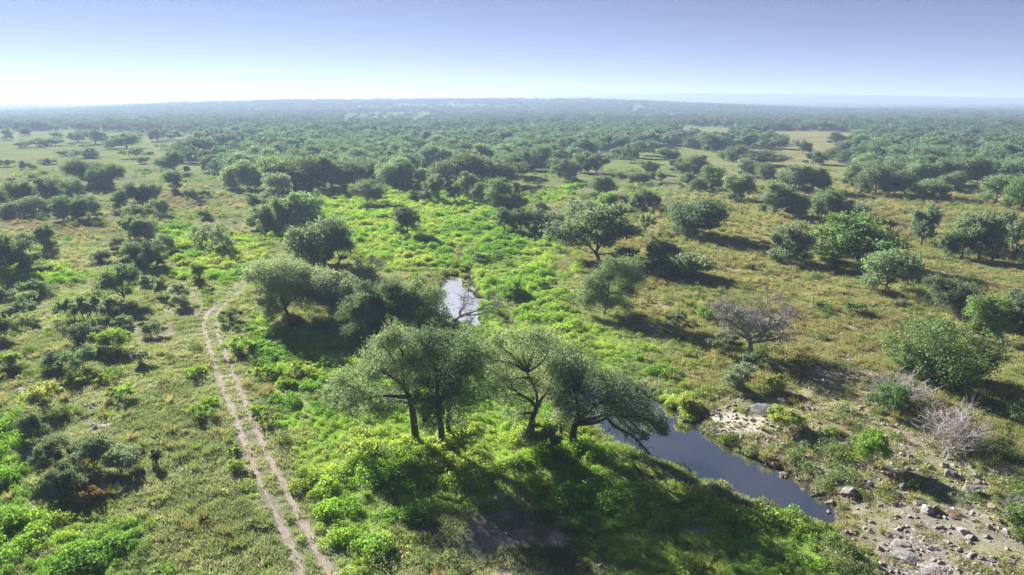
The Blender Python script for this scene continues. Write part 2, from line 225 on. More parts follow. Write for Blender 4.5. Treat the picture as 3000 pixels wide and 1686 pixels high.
 ('oak', -59.06, 257.89, 8.49, 12.09, 'o', 'oak at the right end of the hazy wood', '', {}),
 ('oak', -82.17, 257.89, 10.5, 11.43, 'o', 'oak left beside the massive dark oak', '', {}),
 ('oak', -61.89, 166.35, 5.66, 6.18, 'g', 'left-leaning tree at the left of the sunlit grove', '', {}),
 ('oak', -57.37, 165.41, 7.88, 8.11, 'g', 'middle tree of the sunlit grove left of the meadow', '', {}),
 ('oak', -52.79, 169.72, 8.82, 9.65, 'g', 'largest round tree of the sunlit grove left of the meadow', '', {}),
 ('oak', -52.56, 182.91, 7.81, 3.65, 'g', 'slim tree at the right back of the sunlit grove', '', {}),
 ('oak', -69.21, 145.9, 5.18, 2.58, 'p', 'first thin tree of the sparse row near the track', '', {'sparse': 0.4}),
 ('oak', -66.4, 143.72, 4.96, 2.32, 'p', 'second thin tree of the sparse row near the track', '', {'sparse': 0.4}),
 ('oak', -64.71, 143.72, 5.84, 4.21, 'p', 'third and tallest thin tree of the sparse row near the track', '', {'sparse': 0.4}),
 ('oak', -60.43, 140.22, 6.15, 4.11, 'p', 'last thin tree of the sparse row near the track', '', {'sparse': 0.4}),
 ('oak', -87.22, 153.23, 5.26, 5.71, 'g', 'pale-topped tree in the left middle thicket', '', {}),
 ('oak', -82.3, 151.24, 5.2, 4.88, 'o', 'dark tree in the left middle thicket', '', {}),
 ('oak', -82.69, 140.22, 3.42, 3.42, 'g', 'small tree at the left of the left middle thicket', '', {}),
 ('oak', -72.29, 127.42, 4.86, 4.15, 'o', 'front left dark tree of the left middle thicket', '', {}),
 ('oak', -67.79, 126.29, 5.08, 4.75, 'o', 'front right dark tree of the left middle thicket', '', {}),
 ('oak', -72.31, 140.22, 4.14, 3.41, 'g', 'grey tree at the right of the left middle thicket', '', {}),
 ('oak', -61.13, 103.08, 6.33, 4.97, 'o', 'big round dark bush-like tree left of the track', '', {'low': 1}),
 ('oak', -53.81, 113.59, 3.74, 2.45, 'y', 'small yellow-green tree with a reddish bush at its foot', '', {}),
 ('shrub', -62.76, 92.99, 2.8, 3.77, 'o', 'left end of the long dark hedge-like thicket', '', {}),
 ('shrub', -59.99, 92.41, 3.15, 4.42, 'o', 'middle of the long dark hedge-like thicket', '', {}),
 ('shrub', -58.55, 95.46, 2.5, 4.07, 'g', 'right end of the long dark hedge-like thicket', '', {}),
 ('shrub', -54.3, 90.76, 1.24, 2.95, 'g', 'round low bush right below the long thicket', '', {}),
 ('shrub', -54.53, 82.52, 2.48, 3.64, 'o', 'dark left bush of the pair under the long thicket', '', {}),
 ('shrub', -50.31, 80.85, 2.37, 4.17, 'b', 'greener right bush of the pair under the long thicket', '', {}),
 ('shrub', -70.0, 93.19, 2.32, 4.47, 'o', 'dark bush near the left edge, level with the long thicket', '', {}),
 ('shrub', -75.21, 101.95, 1.31, 2.54, 'o', 'smaller bush on top of the dark left-edge bush', '', {}),
 ('shrub', -77.28, 106.42, 1.95, 3.3, 'o', 'dark bush higher up near the left edge', '', {}),
 ('shrub', -67.32, 85.54, 2.23, 2.96, 'o', 'dark bush cut by the left picture edge', '', {}),
 ('shrub', -80.47, 104.11, 1.27, 2.16, 'o', 'little dark bush cut by the left edge, above the bigger one', '', {}),
 ('shrub', -50.18, 73.91, 2.18, 4.87, 'g', 'wide grey-green bush below the dark pair', '', {}),
 ('shrub', -53.61, 74.7, 1.46, 2.31, 'o', 'small dark bush left of the wide grey-green bush', '', {}),
 ('shrub', -58.96, 74.89, 1.4, 2.95, 'b', 'green bush by the left edge below the edge-cut dark bush', '', {}),
 ('shrub', -39.72, 92.15, 1.64, 3.56, 'j', 'dark round bush standing right beside the track bend', '', {}),
 ('shrub', -35.77, 88.71, 0.69, 1.96, 'b', 'tiny bush right of the dark trackside bush', '', {}),
 ('shrub', -50.17, 99.22, 1.64, 2.47, 'g', 'upright bush on bare ground left of the track bend', '', {}),
 ('shrub', -61.95, 112.02, 1.37, 2.31, 'g', 'grey bush right of the bush-like tree', '', {}),
 ('shrub', -56.31, 105.56, 2.38, 1.74, 'o', 'narrow dark bush between the grey bush and the track', '', {}),
 ('shrub', -54.36, 107.34, 1.11, 2.33, 'o', 'low dark bush near the track, above the upright bush', '', {}),
 ('shrub', -48.26, 87.02, 1.63, 3.38, 'g', 'loose bush with yellow sprigs on the bare ground', '', {}),
 ('shrub', -44.26, 76.12, 1.48, 1.7, 'p', 'sparse spindly bush casting a shadow on short grass', '', {}),
 ('shrub', -47.0, 63.35, 2.18, 3.69, 'y', 'bush with a yellow top beside two white stones', '', {}),
 ('shrub', -44.24, 57.25, 2.14, 2.62, 'o', 'dark bush below the yellow-topped bush', '', {}),
 ('shrub', -38.82, 51.75, 2.32, 3.37, 'o', 'left one of two big dark bushes in the lower left', '', {}),
 ('shrub', -35.69, 52.36, 2.48, 3.23, 'o', 'right one of two big dark bushes in the lower left', '', {}),
 ('shrub', -32.74, 51.52, 1.7, 2.79, 'p', 'silvery round bush right of the two big dark bushes', '', {}),
 ('shrub', -35.12, 48.34, 1.77, 3.34, 'o', 'dark bush in front of the two big dark bushes', '', {}),
 ('shrub', -32.8, 47.13, 0.73, 1.81, 'r', 'orange-brown withered bush in the lower left', '', {}),
 ('shrub', -30.53, 52.55, 1.22, 1.05, 'd', 'tiny spindly sapling right of the silvery bush', '', {}),
 ('shrub', -82.92, 182.72, 1.84, 3.12, 'o', 'single dark round bush in the grass above the sparse row', '', {}),
 ('shrub', -104.17, 221.42, 2.67, 4.19, 'o', 'left bush of a pair right of the row of four', '', {}),
 ('shrub', -102.1, 226.34, 1.97, 4.06, 'o', 'right bush of a pair right of the row of four', '', {}),
 ('shrub', -94.73, 208.0, 1.32, 2.71, 'd', 'dark stump-like bush between grass patches', '', {}),
 ('shrub', -76.83, 203.22, 3.09, 5.48, 'o', 'dark low bush behind the sunlit grove', '', {}),
 ('shrub', -77.95, 217.68, 2.41, 5.0, 'g', 'pale low bush behind the sunlit grove', '', {}),
 ('shrub', -72.67, 125.03, 1.75, 5.0, 'g', 'grey spreading bush in front of the left middle thicket', '', {}),
 ('shrub', -117.42, 237.58, 1.21, 3.08, 'o', 'little dark bush at the foot of the slender upright tree', '', {}),
 ('shrub', -85.95, 123.27, 1.0, 1.77, 'o', 'dark small bush right of the two-trunked edge tree', '', {}),
 ('shrub', -86.65, 121.95, 0.88, 1.75, 'g', 'grey small bush right of the two-trunked edge tree', '', {}),
 ('shrub', -53.18, 112.92, 0.82, 2.33, 'r', 'reddish bush at the foot of the small yellow-green tree', '', {}),
 ('shrub', -80.4, 130.64, 1.86, 3.0, 'o', 'dark bush below the left middle thicket', '', {}),
 ('shrub', -247.93, 338.41, 2.69, 7.68, 'o', 'first low dark bush from the left in the nearer band of the left plain', 'bushes on the far left plain', {}),
 ('shrub', -197.09, 270.56, 1.41, 4.03, 'o', 'second low dark bush from the left in the nearer band of the left plain', 'bushes on the far left plain', {}),
 ('shrub', -230.79, 326.67, 2.88, 4.19, 'o', 'third low dark bush from the left in the nearer band of the left plain', 'bushes on the far left plain', {}),
 ('shrub', -194.78, 279.06, 1.77, 3.6, 'o', 'fourth low dark bush from the left in the nearer band of the left plain', 'bushes on the far left plain', {}),
 ('shrub', -225.67, 324.85, 1.66, 3.85, 'o', 'fifth low dark bush from the left in the nearer band of the left plain', 'bushes on the far left plain', {}),
 ('shrub', -204.58, 300.78, 1.18, 2.98, 'o', 'sixth low dark bush from the left in the nearer band of the left plain', 'bushes on the far left plain', {}),
 ('shrub', -236.02, 351.37, 2.18, 6.24, 'o', 'seventh low dark bush from the left in the nearer band of the left plain', 'bushes on the far left plain', {}),
 ('shrub', -185.17, 324.85, 1.35, 3.85, 'o', 'eighth low dark bush from the left in the nearer band of the left plain', 'bushes on the far left plain', {}),
 ('shrub', -164.98, 311.3, 1.37, 2.46, 'o', 'ninth low dark bush from the left in the nearer band of the left plain', 'bushes on the far left plain', {}),
 ('shrub', -340.95, 482.35, 3.31, 9.45, 'o', 'first low dark bush from the left in the middle band of the left plain', 'bushes on the far left plain', {}),
 ('shrub', -245.54, 361.0, 1.5, 4.27, 'o', 'second low dark bush from the left in the middle band of the left plain', 'bushes on the far left plain', {}),
 ('shrub', -264.0, 409.34, 2.53, 7.24, 'o', 'third low dark bush from the left in the middle band of the left plain', 'bushes on the far left plain', {}),
 ('shrub', -257.27, 403.43, 1.81, 5.16, 'o', 'fourth low dark bush from the left in the middle band of the left plain', 'bushes on the far left plain', {}),
 ('shrub', -242.21, 395.17, 4.08, 11.66, 'o', 'fifth low dark bush from the left in the middle band of the left plain', 'bushes on the far left plain', {}),
 ('shrub', -212.88, 390.91, 4.84, 13.83, 'o', 'sixth low dark bush from the left in the middle band of the left plain', 'bushes on the far left plain', {}),
 ('shrub', -190.95, 357.46, 2.82, 6.34, 'o', 'seventh low dark bush from the left in the middle band of the left plain', 'bushes on the far left plain', {}),
 ('shrub', -217.32, 416.6, 1.64, 4.1, 'o', 'eighth low dark bush from the left in the middle band of the left plain', 'bushes on the far left plain', {}),
 ('shrub', -233.83, 464.45, 3.19, 9.11, 'o', 'ninth low dark bush from the left in the middle band of the left plain', 'bushes on the far left plain', {}),
 ('shrub', -337.75, 495.2, 5.1, 14.56, 'o', 'first low dark bush from the left in the farther band of the left plain', 'bushes on the far left plain', {}),
 ('shrub', -367.87, 544.1, 3.23, 6.92, 'o', 'second low dark bush from the left in the farther band of the left plain', 'bushes on the far left plain', {}),
 ('shrub', -337.83, 510.26, 4.02, 11.5, 'o', 'third low dark bush from the left in the farther band of the left plain', 'bushes on the far left plain', {}),
 ('shrub', -408.79, 626.21, 4.18, 11.0, 'o', 'fourth low dark bush from the left in the farther band of the left plain', 'bushes on the far left plain', {}),
 ('shrub', -322.28, 508.62, 2.09, 5.98, 'o', 'fifth low dark bush from the left in the farther band of the left plain', 'bushes on the far left plain', {}),
 ('shrub', -304.37, 492.31, 1.69, 4.83, 'o', 'sixth low dark bush from the left in the farther band of the left plain', 'bushes on the far left plain', {}),
 ('shrub', -286.42, 492.6, 2.03, 5.8, 'o', 'seventh low dark bush from the left in the farther band of the left plain', 'bushes on the far left plain', {}),
 ('shrub', -451.13, 790.63, 4.85, 13.86, 'o', 'eighth low dark bush from the left in the farther band of the left plain', 'bushes on the far left plain', {}),
 ('shrub', -358.57, 673.33, 4.6, 13.14, 'o', 'ninth low dark bush from the left in the farther band of the left plain', 'bushes on the far left plain', {}),
 ('shrub', -292.93, 598.67, 6.14, 17.54, 'o', 'tenth low dark bush from the left in the farther band of the left plain', 'bushes on the far left plain', {}),
 ('shrub', 26.71, 100.35, 0.77, 2.09, 'b', 'first small low bush from the left on the dry grass', 'low bushes on dry grass', {}),
 ('shrub', 29.78, 104.01, 0.72, 1.84, 'j', 'second small low bush from the left on the dry grass', 'low bushes on dry grass', {}),
 ('shrub', 32.7, 99.39, 0.73, 1.86, 'j', 'third small low bush from the left on the dry grass', 'low bushes on dry grass', {}),
 ('shrub', 44.87, 124.66, 0.89, 1.92, 'j', 'fourth small low bush from the left on the dry grass', 'low bushes on dry grass', {}),
 ('shrub', 47.28, 126.03, 0.68, 1.94, 'g', 'fifth small low bush from the left on the dry grass', 'low bushes on dry grass', {}),
 ('shrub', 33.2, 84.79, 0.84, 1.79, 'b', 'sixth small low bush from the left on the dry grass', 'low bushes on dry grass', {}),
 ('shrub', 46.16, 99.3, 1.03, 1.55, 'g', 'seventh small low bush from the left on the dry grass', 'low bushes on dry grass', {}),
 ('shrub', 47.76, 99.39, 0.65, 1.87, 'y', 'eighth small low bush from the left on the dry grass', 'low bushes on dry grass', {}),
 ('shrub', 59.67, 100.29, 0.78, 1.88, 'o', 'ninth small low bush from the left on the dry grass', 'low bushes on dry grass', {}),
 ('shrub', 68.49, 104.43, 1.44, 3.25, 'j', 'tenth small low bush from the left on the dry grass', 'low bushes on dry grass', {}),
 ('shrub', 68.78, 102.29, 1.13, 2.44, 'o', 'eleventh small low bush from the left on the dry grass', 'low bushes on dry grass', {}),
 ('weed', -33.6, 79.65, 1.45, 4.13, 'b', 'broad bright weed mound right of the track below the trackside bush', '', {}),
 ('weed', -36.14, 72.75, 0.93, 2.65, 'b', 'bright low weed mound just left of the track', '', {}),
 ('weed', -40.88, 66.07, 1.1, 3.14, 'b', 'bright-topped dark weed mound out on the short grass', '', {}),
 ('weed', -28.34, 72.23, 0.89, 2.55, 'b', 'bright weed mound right of the track, second below the broad one', '', {}),
 ('weed', -25.23, 70.78, 0.66, 1.9, 'b', 'small bright weed mound near the two bare soil strips', '', {}),
 ('weed', -24.49, 69.3, 0.77, 1.64, 'b', 'bright weed mound touching the bare soil strips', '', {}),
 ('weed', -25.48, 62.97, 0.59, 1.64, 'b', 'bright weed clump right of the track near the soil strips', '', {}),
 ('weed', -23.61, 60.2, 0.81, 2.3, 'b', 'wide bright weed clump at the right rut', '', {}),
 ('weed', -31.05, 64.53, 0.62, 1.54, 'b', 'small bright weed clump left of the left rut', '', {}),
 ('weed', -30.69, 61.67, 0.82, 2.35, 'b', 'yellowish weed clump left of the left rut', '', {}),
 ('weed', -24.67, 54.94, 0.43, 1.22, 'b', 'low weed clump hugging the left rut', '', {}),
 ('weed', -23.17, 51.83, 0.74, 1.44, 'b', 'bright weed clump squeezed against the left rut', '', {}),
 ('weed', -22.41, 75.47, 0.85, 2.41, 'b', 'bright weed clump below the silvery oaks', '', {}),
 ('weed', -24.72, 74.41, 0.83, 2.38, 'b', 'bright weed clump left below the silvery oaks', '', {}),
 ('weed', -48.27, 69.94, 0.79, 2.26, 'b', 'bright weed clump under the wide grey-green bush', '', {}),
 ('weed', -45.15, 70.42, 0.79, 2.27, 'b', 'yellow-green weed clump right under the wide grey-green bush', '', {}),
]
BOULDERS = [
 (31.05, 48.02, 0.79, 0.68, 'teal-shaded boulder alone left of the rounded boulders'),
 (27.03, 48.46, 1.22, 0.91, 'big grey boulder at the lower end of the pool'),
 (34.45, 50.45, 0.48, 0.48, 'orange-lit round boulder under the fan-shaped dead shrub'),
 (35.62, 50.6, 0.73, 0.68, 'pinkish boulder right under the fan-shaped dead shrub'),
 (35.35, 49.18, 1.13, 0.81, 'broad lumpy boulder below the pinkish boulder'),
 (35.88, 48.88, 0.53, 0.48, 'small boulder touching the broad lumpy boulder'),
 (35.54, 46.9, 1.19, 1.08, 'largest upright boulder on the rocky slope'),
 (31.21, 46.0, 0.63, 0.41, 'flat dark boulder at the left of the tight rock cluster'),
 (31.13, 45.05, 0.85, 0.65, 'round pale boulder in the tight rock cluster'),
 (31.7, 45.05, 0.7, 0.5, 'bluish boulder at the right of the tight rock cluster'),
 (30.5, 45.31, 0.6, 0.35, 'brown slab at the foot of the tight rock cluster'),
 (33.76, 52.2, 0.59, 0.68, 'split boulder left under the fan-shaped dead shrub'),
 (33.54, 52.86, 0.5, 0.46, 'small grey boulder left of the split boulder'),
 (34.02, 51.66, 0.47, 0.45, 'small boulder right of the split boulder'),
 (29.01, 52.98, 0.48, 0.52, 'grey boulder above the creek beside the tall green bush'),
 (24.92, 56.36, 0.66, 0.36, 'pale flat boulder on the bank near the water'),
 (30.94, 60.34, 0.44, 0.31, 'pinkish stone lying below the rock ledge'),
 (34.59, 62.4, 0.48, 0.34, 'pale round stone left of the juniper bush'),
 (24.35, 43.4, 0.62, 0.43, 'reddish boulder left of a pair below the pool end'),
 (24.88, 43.43, 0.64, 0.43, 'brown boulder right of a pair below the pool end'),
 (24.85, 47.17, 0.48, 0.31, 'wet stone standing in the pool end'),
 (25.51, 48.22, 0.78, 0.42, 'dark rock at the tip of the pool'),
 (32.0, 42.15, 0.83, 0.58, 'pale lumpy boulder near the bottom right'),
 (30.96, 43.08, 0.59, 0.48, 'pinkish boulder above the bare bedrock'),
 (32.03, 41.62, 0.58, 0.42, 'grey boulder below the pale lumpy boulder'),
 (33.99, 42.46, 0.51, 0.44, 'brown boulder right of the pale lumpy boulder'),
 (34.99, 42.92, 0.5, 0.48, 'reddish boulder near the right-hand dead twigs'),
 (35.61, 44.71, 0.65, 0.79, 'tall reddish boulder on the right of the slope'),
 (37.06, 48.69, 0.47, 0.43, 'small boulder behind the largest upright boulder'),
 (38.85, 47.73, 0.94, 0.42, 'flat grey rock right of the largest upright boulder'),
 (39.08, 47.17, 0.41, 0.31, 'small pale stone by the right picture edge'),
 (32.82, 44.21, 1.32, 0.39, 'long flat slab between the cluster and the reddish boulder'),
 (27.28, 41.62, 1.4, 0.47, 'broad pinkish bedrock slab at the bottom'),
 (26.79, 40.39, 1.73, 0.55, 'long bedrock slab under the pinkish slab'),
 (27.81, 38.74, 1.58, 0.53, 'bedrock slab cut by the bottom edge'),
 (25.23, 63.22, 2.67, 0.8, 'bluish rock ledge beside the gravel bar'),
 (23.4, 52.61, 0.8, 0.34, 'brown rock on the waterline'),
 (23.14, 54.05, 0.7, 0.28, 'reddish rock on the waterline upstream'),
 (25.18, 53.05, 0.51, 0.25, 'small dark rock on the waterline downstream'),
 (24.62, 49.42, 0.43, 0.26, 'dark stone in shallow water by the far bank'),
 (-53.01, 68.26, 1.11, 0.44, 'white stone half hidden behind the yellow-topped bush'),
 (-53.14, 67.72, 0.81, 0.33, 'smaller white stone next to the half hidden one'),
 (-39.34, 59.59, 0.85, 0.29, 'flat pale slab on short grass left of the track'),
 (-38.84, 60.09, 0.72, 0.23, 'thin pale slab right behind the flat one'),
 (-37.46, 58.33, 0.45, 0.19, 'little white stone below the pale slabs'),
 (-40.15, 72.27, 0.39, 0.19, 'lone white pebble on short grass near the track'),
]
NEAR_POND = [(4.33, 81.28), (6.02, 80.68), (8.21, 76.69), (11.07, 73.55), (13.43, 71.1), (15.08, 68.18), (16.57, 65.79), (17.13, 64.81), (17.13, 62.62), (18.24, 62.93), (18.83, 59.63), (20.9, 56.54), (22.59, 54.17), (24.12, 52.39), (24.5, 50.31), (25.18, 48.37), (25.21, 47.26), (24.91, 46.37), (24.04, 45.34), (23.56, 45.18), (23.32, 46.03), (21.87, 46.73), (20.52, 47.26), (19.65, 48.37), (18.73, 49.13), (17.7, 51.13), (16.14, 51.54), (15.09, 54.17), (13.25, 55.16), (11.75, 56.91), (10.19, 57.82), (9.09, 59.85), (8.04, 61.87), (6.8, 65.79), (5.5, 73.05)]
FAR_POND = [(-11.32, 123.35), (-9.2, 121.29), (-8.5, 114.81), (-6.39, 109.78), (-5.03, 104.95), (-4.75, 102.13), (-5.14, 98.06), (-4.55, 94.12), (-5.64, 92.42), (-6.95, 94.44), (-10.0, 95.24), (-12.49, 100.32), (-13.63, 106.91), (-12.46, 110.62), (-12.61, 116.66)]
RUTS = [[(-11.08, 37.4), (-11.77, 38.44), (-13.95, 41.71), (-16.55, 46.1), (-19.55, 51.03), (-23.42, 57.72), (-26.76, 63.71), (-31.44, 72.03), (-35.67, 79.67), (-39.22, 86.42), (-42.11, 92.44), (-43.64, 97.23), (-44.52, 102.49), (-45.16, 108.32), (-46.53, 116.17)], [(-13.0, 37.4), (-13.68, 38.44), (-15.91, 42.16), (-18.13, 45.84), (-21.1, 50.72), (-24.61, 56.95), (-28.96, 64.65), (-33.25, 72.03), (-37.4, 79.67), (-41.32, 87.24), (-43.41, 91.53), (-44.93, 96.23), (-45.74, 101.4), (-46.37, 107.59), (-47.53, 114.24)]]
FAINT_TRACKS = [[(39.35, 272.99), (30.82, 257.89), (22.97, 242.37), (17.14, 228.56), (9.74, 216.19)], [(-247.2, 461.73), (-270.87, 542.03), (-295.0, 642.04)], [(-225.16, 302.86), (-224.23, 323.7), (-219.53, 341.73)], [(-48.72, 118.87), (-50.94, 126.85), (-54.33, 136.56), (-57.8, 144.44)]]
CHANNEL = [[(-10.0, 121.42), (-8.34, 126.85), (-7.45, 118.37), (-6.14, 109.58), (-3.85, 105.83), (-1.99, 100.64), (-0.6, 95.89), (-0.24, 91.39)], [(-4.45, 92.17), (-2.28, 86.29), (0.87, 82.31), (4.19, 78.66)]]
ZONES = {
 'lush': [([(-58.59, 208.64), (-60.45, 242.37), (-44.03, 252.51), (-56.75, 377.34), (-48.37, 377.34), (-26.92, 224.28), (-4.35, 172.21), (11.74, 154.05), (12.5, 121.42), (8.33, 99.73), (14.19, 89.88), (18.46, 82.95), (17.5, 70.69), (13.15, 69.74), (5.9, 79.24), (-3.67, 86.99), (-12.76, 124.08), (-21.88, 121.42), (-34.0, 132.76), (-44.51, 162.65)], 4), ([(-40.26, 98.83), (-30.74, 89.88), (-22.29, 84.26), (-13.65, 72.67), (-1.95, 72.67), (6.56, 59.88), (11.76, 52.8), (18.17, 45.68), (22.25, 43.11), (21.49, 37.33), (7.68, 37.33), (4.94, 43.11), (0.0, 47.54), (-5.71, 45.68), (-8.52, 42.31), (-9.79, 37.98), (-12.55, 40.05), (-15.07, 43.94), (-20.27, 54.58), (-24.6, 63.66), (-31.61, 78.07)], 1.5), ([(-91.34, 177.41), (-59.42, 158.23), (-43.77, 121.42), (-42.01, 103.46), (-50.71, 114.05), (-62.51, 118.87)], 3), ([(-55.91, 66.15), (-49.96, 65.3), (-44.88, 56.47), (-35.05, 45.68), (-27.13, 43.94), (-24.3, 40.78), (-24.56, 37.33), (-34.65, 37.33)], 1.5), ([(-67.71, 242.37), (-50.61, 201.58), (-37.57, 154.05), (-44.71, 146.27), (-61.02, 158.23), (-58.81, 194.96)], 3), ([(-113.77, 139.2), (-93.15, 132.76), (-75.03, 121.42), (-76.65, 114.05), (-90.89, 109.58)], 3), ([(15.21, 70.69), (18.34, 67.9), (18.01, 63.66), (16.11, 64.47)], 1), ([(10.83, 216.19), (24.18, 242.37), (27.38, 275.47), (6.85, 228.56)], 5), ([(-26.16, 208.64), (-4.61, 182.91), (6.5, 216.19), (-24.18, 242.37)], 4), ([(-22.66, 50.58), (-18.96, 48.02), (-15.82, 43.11), (-19.21, 45.68)], 1), ([(-377.19, 1524.04), (-176.29, 1731.0), (-110.57, 1082.69), (-254.64, 1046.94)], 30), ([(-72.48, 1421.93), (-36.12, 1488.42), (-26.33, 1082.69), (-55.29, 1082.69)], 20)],
 'dry': [([(14.16, 146.27), (27.66, 182.91), (52.31, 208.64), (94.63, 318.65), (348.81, 1120.96), (654.01, 1120.96), (217.63, 242.37), (114.51, 99.73), (42.81, 32.21), (24.12, 37.33), (23.48, 43.11), (25.18, 45.68), (23.74, 53.38), (19.69, 59.88), (18.79, 69.74), (20.51, 84.26), (10.77, 103.46)], 4)],
 'brown': [([(-23.02, 140.91), (-8.84, 144.44), (-5.44, 132.76), (-17.3, 129.74)], 3), ([(3.99, 129.74), (12.24, 132.76), (11.79, 114.05), (5.79, 111.77)], 3), ([(34.41, 101.56), (50.72, 102.51), (56.76, 89.88), (44.58, 84.26), (37.84, 89.88)], 4), ([(43.74, 148.14), (57.97, 152.03), (59.02, 139.2), (45.18, 135.91)], 3), ([(35.47, 89.88), (43.6, 86.99), (38.99, 72.67), (33.99, 74.75)], 3), ([(-130.74, 177.41), (-107.88, 182.91), (-93.14, 158.23), (-109.58, 154.05)], 4), ([(-93.86, 139.2), (-82.48, 139.2), (-74.65, 124.08), (-82.95, 124.08)], 3), ([(98.02, 194.96), (107.46, 177.41), (92.36, 154.05), (87.37, 162.65)], 4), ([(20.67, 59.88), (26.71, 53.38), (26.78, 48.52), (28.56, 45.68), (23.96, 41.53), (24.82, 46.59), (22.47, 53.98)], 1.5), ([(-25.96, 43.11), (-22.84, 45.68), (-19.78, 43.11), (-20.92, 40.05), (-24.87, 40.05)], 1.5), ([(-123.32, 242.37), (-101.77, 216.19), (-89.97, 208.64), (-92.14, 194.96), (-108.81, 208.64)], 4), ([(-38.73, 182.91), (-21.49, 177.41), (-20.61, 162.65), (-35.19, 169.72)], 4), ([(-12.64, 129.74), (-8.29, 124.08), (-9.28, 120.13), (-13.75, 121.42)], 1.5), ([(-1.07, 102.51), (3.12, 99.73), (1.94, 92.17), (0.0, 92.96)], 1.2)],
 'bare': [([(19.06, 101.56), (26.93, 103.46), (27.87, 98.83), (20.14, 96.23)], 2), ([(35.09, 124.08), (44.21, 124.63), (42.34, 120.9), (35.35, 120.39)], 1.5), ([(42.42, 90.63), (50.91, 91.39), (49.01, 87.69), (43.2, 88.12)], 1.2), ([(37.99, 85.6), (41.46, 84.26), (40.76, 82.69), (37.46, 83.21)], 1), ([(17.24, 61.95), (21.12, 62.48), (25.34, 60.97), (23.98, 58.13), (21.39, 59.03), (18.24, 60.6)], 0.8), ([(-4.49, 46.59), (0.0, 48.02), (4.94, 43.11), (5.38, 38.31), (0.0, 37.98), (-4.79, 41.53)], 2.5), ([(-46.06, 65.3), (-43.09, 64.47), (-40.26, 59.17), (-42.98, 59.88)], 1.2), ([(-57.08, 103.46), (-52.66, 111.77), (-46.84, 99.73), (-41.91, 84.26), (-47.26, 84.26)], 2.5), ([(-26.18, 56.47), (-23.0, 54.58), (-17.65, 45.68), (-19.54, 46.59)], 1), ([(28.51, 46.59), (34.47, 44.79), (37.08, 43.11), (32.89, 37.33), (23.25, 37.33)], 1.2), ([(76.57, 124.08), (86.64, 126.85), (82.74, 118.87), (75.26, 117.63)], 2), ([(-25.1, 68.35), (-24.43, 68.81), (-22.62, 62.48), (-23.83, 63.66)], 0.3), ([(-22.72, 68.81), (-21.59, 68.35), (-20.73, 64.07), (-21.61, 65.3)], 0.3), ([(-60.03, 91.39), (-51.71, 92.96), (-49.48, 87.69), (-57.3, 88.41)], 1.2), ([(12.92, 44.36), (14.75, 44.58), (14.34, 43.11), (12.85, 43.11)], 0.5), ([(224.38, 885.79), (283.66, 924.64), (210.47, 683.98), (170.38, 683.98)], 20), ([(17.77, 91.39), (22.44, 92.96), (23.65, 89.88), (18.5, 87.69)], 2), ([(35.54, 73.7), (40.32, 70.69), (38.43, 67.01), (33.75, 67.9)], 1.2), ([(-76.47, 103.46), (-73.98, 105.43), (-63.38, 89.88), (-65.74, 89.88)], 1)],
 'rocky': [([(20.32, 64.47), (29.35, 67.9), (40.23, 76.94), (40.36, 67.9), (33.04, 56.47), (25.49, 50.58), (23.14, 55.83)], 1.5), ([(23.03, 65.3), (36.69, 67.9), (37.4, 56.47), (42.36, 54.58), (43.35, 48.02), (35.09, 37.33), (23.25, 37.33), (24.23, 43.11), (24.82, 46.59), (23.52, 52.8), (21.41, 57.12)], 1.5), ([(-48.95, 67.01), (-43.23, 65.3), (-36.63, 58.47), (-40.81, 58.47)], 1)],
 'gravel': [([(17.41, 61.95), (21.12, 62.48), (24.34, 60.97), (23.83, 58.61), (21.39, 59.03), (18.24, 60.6)], 0.6)],
 'bedrock': [([(27.38, 43.94), (30.4, 43.52), (30.19, 41.53), (28.51, 37.33), (23.68, 37.33)], 0.8)],
 'clear': [([(-694.47, 749.1), (-368.22, 786.49), (-239.0, 542.03), (-134.6, 288.53), (-94.05, 182.91), (-148.71, 154.05)], 15), ([(225.12, 924.64), (296.76, 952.48), (204.99, 655.44), (163.35, 655.44)], 15), ([(287.67, 786.49), (372.82, 749.1), (244.65, 498.72), (192.77, 461.73), (181.04, 498.72)], 15), ([(28.64, 288.53), (113.4, 461.73), (156.41, 429.77), (157.72, 318.65), (123.32, 242.37), (146.47, 208.64), (133.06, 154.05), (88.48, 99.73), (5.2, 99.73)], 10), ([(-396.04, 1600.62), (-176.29, 1731.0), (-106.95, 1046.94), (-246.56, 1013.46)], 30)],
}
